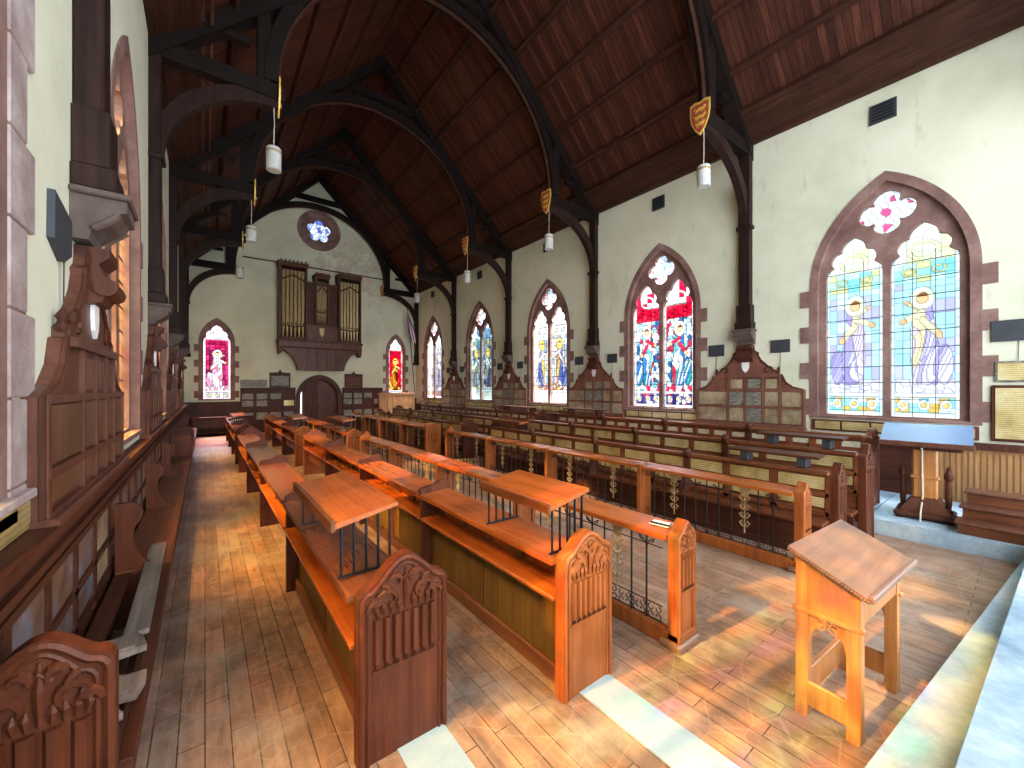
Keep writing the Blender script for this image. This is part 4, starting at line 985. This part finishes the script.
for k, y in enumerate(PY + [YF - .22]):
    for s in (1, -1):
        x = 7.14 if s > 0 else .91
        wh = ['nearest', 'second', 'third', 'fourth', 'organ-wall'][k] + ' roof truss'
        if k < 4 and not (k == 0 and s < 0):
            o = lantern('white cylindrical lantern hanging from the %s side of the %s' % (sid[s], wh), x, y - .03, lp); lp = lp or o
        if k < 4 or s > 0:
            o = shield('gold and red heraldic shield on the %s side of the %s' % (sid[s], wh), 7.08 if s > 0 else .97, y, 0 if s > 0 else math.pi, sp); sp = sp or o

# small slates flanking the posts, vents
def slate(label, y, z, s, w_=.30, h=.25):
    t = thing('wall_slate', label, 'plaque', (XR if s > 0 else XL, y, z), 'small dark slates on the side walls')
    g = -1 if s > 0 else 1
    MB().box((0, -w_ / 2, 0), (g * .03, w_ / 2, h), M['slate'], .004).build('slate', t)
    MB().tube([(g * .01, 0, 0), (g * .012, .01, -.45)], .004, M['lead'], 4).build('wire', t)
for k, y in enumerate(PY):
    for dy, nm in ((-.62, 'near'), (.62, 'far')):
        slate('small dark slate right wall, %s side of the post %s' % (nm, where[k]), y + dy, 2.60, 1, .33)
slate('dark slate at the right edge beside the nearest right window', .12, 2.56, 1, .5, .30)
t = thing('wall_slate', 'large dark angled slate on the left wall near the camera', 'plaque', (XL, 3.22, 2.62), 'small dark slates on the side walls')
MB().prism([(-.17, .05), (.02, -.03), (.17, .04), (.17, .24), (-.16, .30)], lambda a, z, d: (d, a, z), 0, .03, M['slate']).build('slate', t)
MB().tube([(.02, .05, -.02), (.015, .06, -.7)], .004, M['lead'], 4).build('wire', t)
for k, (y, z) in enumerate(((1.53, 6.36), (5.70, 6.36), (9.8, 6.42), (13.9, 6.4), (18.2, 6.4))):
    t = thing('air_vent', 'small dark square vent high on the right wall above the %s window' % ['first', 'second', 'third', 'fourth', 'fifth'][k], 'vent', (XR, y, z), 'vents below the right eaves')
    MB().box((-.03, -.17, 0), (0, .17, .32), M['slate'], .004).build('vent_frame', t)
    for j in range(5): MB().box((-.04, -.14, .04 + j * .055), (-.03, .14, .065 + j * .055), M['iron']).build('louvre', t)
# gold panels under and beside the windows
for k, y in enumerate(WY):
    t = thing('sill_plaque_strip', 'strip of gilt plaques on the sill below the %s right window' % ['first', 'second', 'third', 'fourth', 'fifth'][k], 'plaque', (XR, y, 1.13), 'plaque strips under the right windows')
    MB().box((-.03, -1.02, 0), (0, 1.02, .20), M['board'], .004).build('backing', t)
    for j in range(5): MB().box((-.04, -.98 + j * .395, .03), (-.03, -.62 + j * .395, .17), M['brass'], .002).build('brass_plaque', t)
t = thing('gilt_wall_tablet', 'large gilt tablet in a dark frame at the right edge above the striped panelling', 'memorial tablet', (XR, .05, 1.14))
MB().box((-.04, -.38, 0), (0, .32, .80), M['darkz'], .01).build('frame', t); MB().box((-.05, -.34, .04), (-.04, .28, .76), M['brass'], .002).build('brass_plate', t)
t = thing('gilt_wall_tablet', 'small gilt tablet above the larger one at the right edge', 'memorial tablet', (XR, .08, 1.98))
MB().box((-.03, -.3, 0), (0, .26, .30), M['greyplaque'], .01).build('frame', t); MB().box((-.04, -.27, .03), (-.03, .23, .27), M['brass'], .002).build('brass_plate', t)

# ---------------------------------------------------------------- organ case
t = thing('pipe_organ', 'wall-hung wooden pipe organ with three pipe towers above the doorway', 'organ', (4.22, YF, 0))
f = lambda a, z, d: (a, -d, z); OW = M['orgwood']
q = MB(); q.prism([(-.95, 2.70), (.95, 2.70), (1.02, 3.0), (1.22, 3.35), (1.55, 3.60), (1.72, 3.68), (-1.72, 3.68), (-1.55, 3.60), (-1.22, 3.35), (-1.02, 3.0)], f, 0, .55, M['board'])
for a in (-.6, -.2, .2, .6): q.box(f(a - .02, 2.75, .55), f(a + .02, 3.66, .58), OW)
q.build('corbelled_base', t)
q = MB(); q.box(f(-1.74, 3.68, 0), f(1.74, 3.95, .66), M['board'], .02); q.box(f(-1.78, 3.93, 0), f(1.78, 4.02, .70), OW, .01)
for s in (-1, 1): q.prism([(s * 1.74, 3.68), (s * 1.50, 3.68), (s * 1.62, 3.42), (s * 1.70, 3.36)], f, .1, .64, OW)
for k in range(30): q.lathe([(.0, -.03), (.022, 0), (0, .03)], f(-1.66 + k * .1145, 3.66, .66), OW, 6)
q.build('case_rail', t)
def tower(x0, x1, ztop, npipe, dep, zb=4.02, zp=None):
    c = MB(); c.box(f(x0, zb, 0), f(x1, ztop, .12), M['dark']); c.box(f(x0, zb, 0), f(x0 + .08, ztop, dep), OW, .01); c.box(f(x1 - .08, zb, 0), f(x1, ztop, dep), OW, .01)
    c.box(f(x0 - .05, ztop, 0), f(x1 + .05, ztop + .10, dep + .06), OW, .02); c.box(f(x0 - .02, ztop - .1, 0), f(x1 + .02, ztop, dep + .02), OW, .01); c.box(f(x0, zb, dep - .06), f(x1, zb + .10, dep), OW)
    for k in range(7):
        a = x0 + (x1 - x0) * (k + .5) / 7; c.box(f(a - .03, ztop + .10, dep - .02), f(a + .03, ztop + .17, dep + .04), OW)
    c.tube([f(x0 + .08, zb + .62, dep - .02), f((x0 + x1) / 2, zb + .56, dep - .01), f(x1 - .08, zb + .62, dep - .02)], .03, OW, 6)
    c.tube([f(x0 + .08, ztop - .7, dep - .02), f((x0 + x1) / 2, ztop - .45, dep - .01), f(x1 - .08, ztop - .7, dep - .02)], .035, OW, 6)
    tw = c.build('pipe_tower', t)
    w_ = (x1 - x0 - .18) / npipe
    for k in range(npipe):
        a = x0 + .09 + w_ * (k + .5); r = w_ * .44
        p = MB(); p.lathe([(r * .25, zb + .10), (r, zb + .62), (r, ztop - .25)], (a, -(dep - .12), 0), M['pipe'], 12)
        p.box((a - r * .45, -(dep - .12) - r * 1.03, zb + .66), (a + r * .45, -(dep - .12) - r * .8, zb + .72), M['dark']); p.build('organ_pipe', tw)
tower(-1.71, -.61, 7.28, 6, .62); tower(.70, 1.72, 7.10, 6, .62); tower(-.28, .32, 6.95, 5, .50, 4.75)
q = MB()
q.box(f(-.66, 4.02, 0), f(.75, 4.75, .46), M['board'], .01); q.box(f(-.62, 4.75, 0), f(-.26, 6.6, .36), M['dark']); q.box(f(.30, 4.75, 0), f(.72, 6.6, .36), M['dark'])
for (a0, a1) in ((-.60, -.28), (.32, .70)):
    for k in range(5): a = a0 + (a1 - a0) * (k + .5) / 5; q.box(f(a - .012, 4.8, .36), f(a + .012, 6.5, .38), OW)
q.box(f(-.62, 6.55, 0), f(.74, 6.68, .42), OW, .01); q.build('centre_case', t)
q = MB(); q.prism([(-.10, 4.62), (.10, 4.62), (.09, 4.35), (0, 4.2), (-.09, 4.35)], f, .46, .49, M['gilt']); q.build('crest', t)
# tablets on the organ wall
for (x, l, w_) in ((2.62, 'dark crested tablet left of the organ-wall doorway', .8), (5.75, 'dark tablet right of the organ-wall doorway', .84)):
    t = thing('wall_tablet', l, 'memorial tablet', (x, YF, 1.93), 'dark tablets on the organ wall')
    MB().box((-w_ / 2, -.05, 0), (w_ / 2, 0, .58), M['dark'], .01).build('tablet_frame', t); MB().box((-w_ / 2 + .06, -.06, .06), (w_ / 2 - .06, -.05, .50), M['greyplaque'] if x < 4 else M['board'], .002).build('inscription_panel', t)
    q = MB(); q.prism([(-w_ / 2 - .03, .58), (w_ / 2 + .03, .58), (w_ / 2, .64), (.08, .66), (0, .78), (-.08, .66), (-w_ / 2, .64)], lambda a, z, d: (a, -d, z), 0, .06, M['dark']); q.build('cresting', t)
t = thing('pale_tablet', 'long low grey stone tablet between the pink window and the crested tablet', 'memorial tablet', (1.65, YF, 1.95))
MB().box((-.48, -.03, 0), (.48, 0, .30), M['greyplaque'], .004).build('slab', t)
# flag by the far right corner
t = thing('flag', 'furled red, white and blue flag leaning in the far right corner', 'flag', (8.35, 19.2, 0))
MB().tube([(.30, .2, .9), (-.22, .1, 6.0)], .02, M['darkz'], 8).build('pole', t)
q = MB(); 
for k, (m, o0) in enumerate((('flagblue', -.16), ('flagwhite', -.08), ('flagred', 0), ('flagwhite', .07), ('flagblue', .13))):
    pts = [(-.22 + o0 * .1, .06, 5.75), (-.16 + o0 * .5, .03 * (k % 2), 5.3), (-.02 + o0 * .9, -.03, 4.7), (.12 + o0 * .7, .0, 4.2)]
    q.tube(pts, [.01, .035, .05, .02], M[m], 6)
q.build('cloth', t)
t = thing('wooden_screen', 'pale wooden screen standing before the organ wall at the far right', 'screen', (6.65, 19.2, 0))
MB().box((0, 0, .1), (1.8, .05, 1.55), M['lightwood'], .01).build('panel', t)
for x in (0, 1.72): MB().box((x, -.04, 0), (x + .08, .10, 1.62), M['lightwood'], .01).build('post', t)
MB().box((-.03, -.04, 1.55), (1.83, .09, 1.66), M['lightwood'], .01).build('cap_rail', t)
for k in range(6): MB().box((.12 + k * .28, -.012, .25), (.34 + k * .28, 0, 1.45), M['lightwood'], .004).build('raised_panel', t)
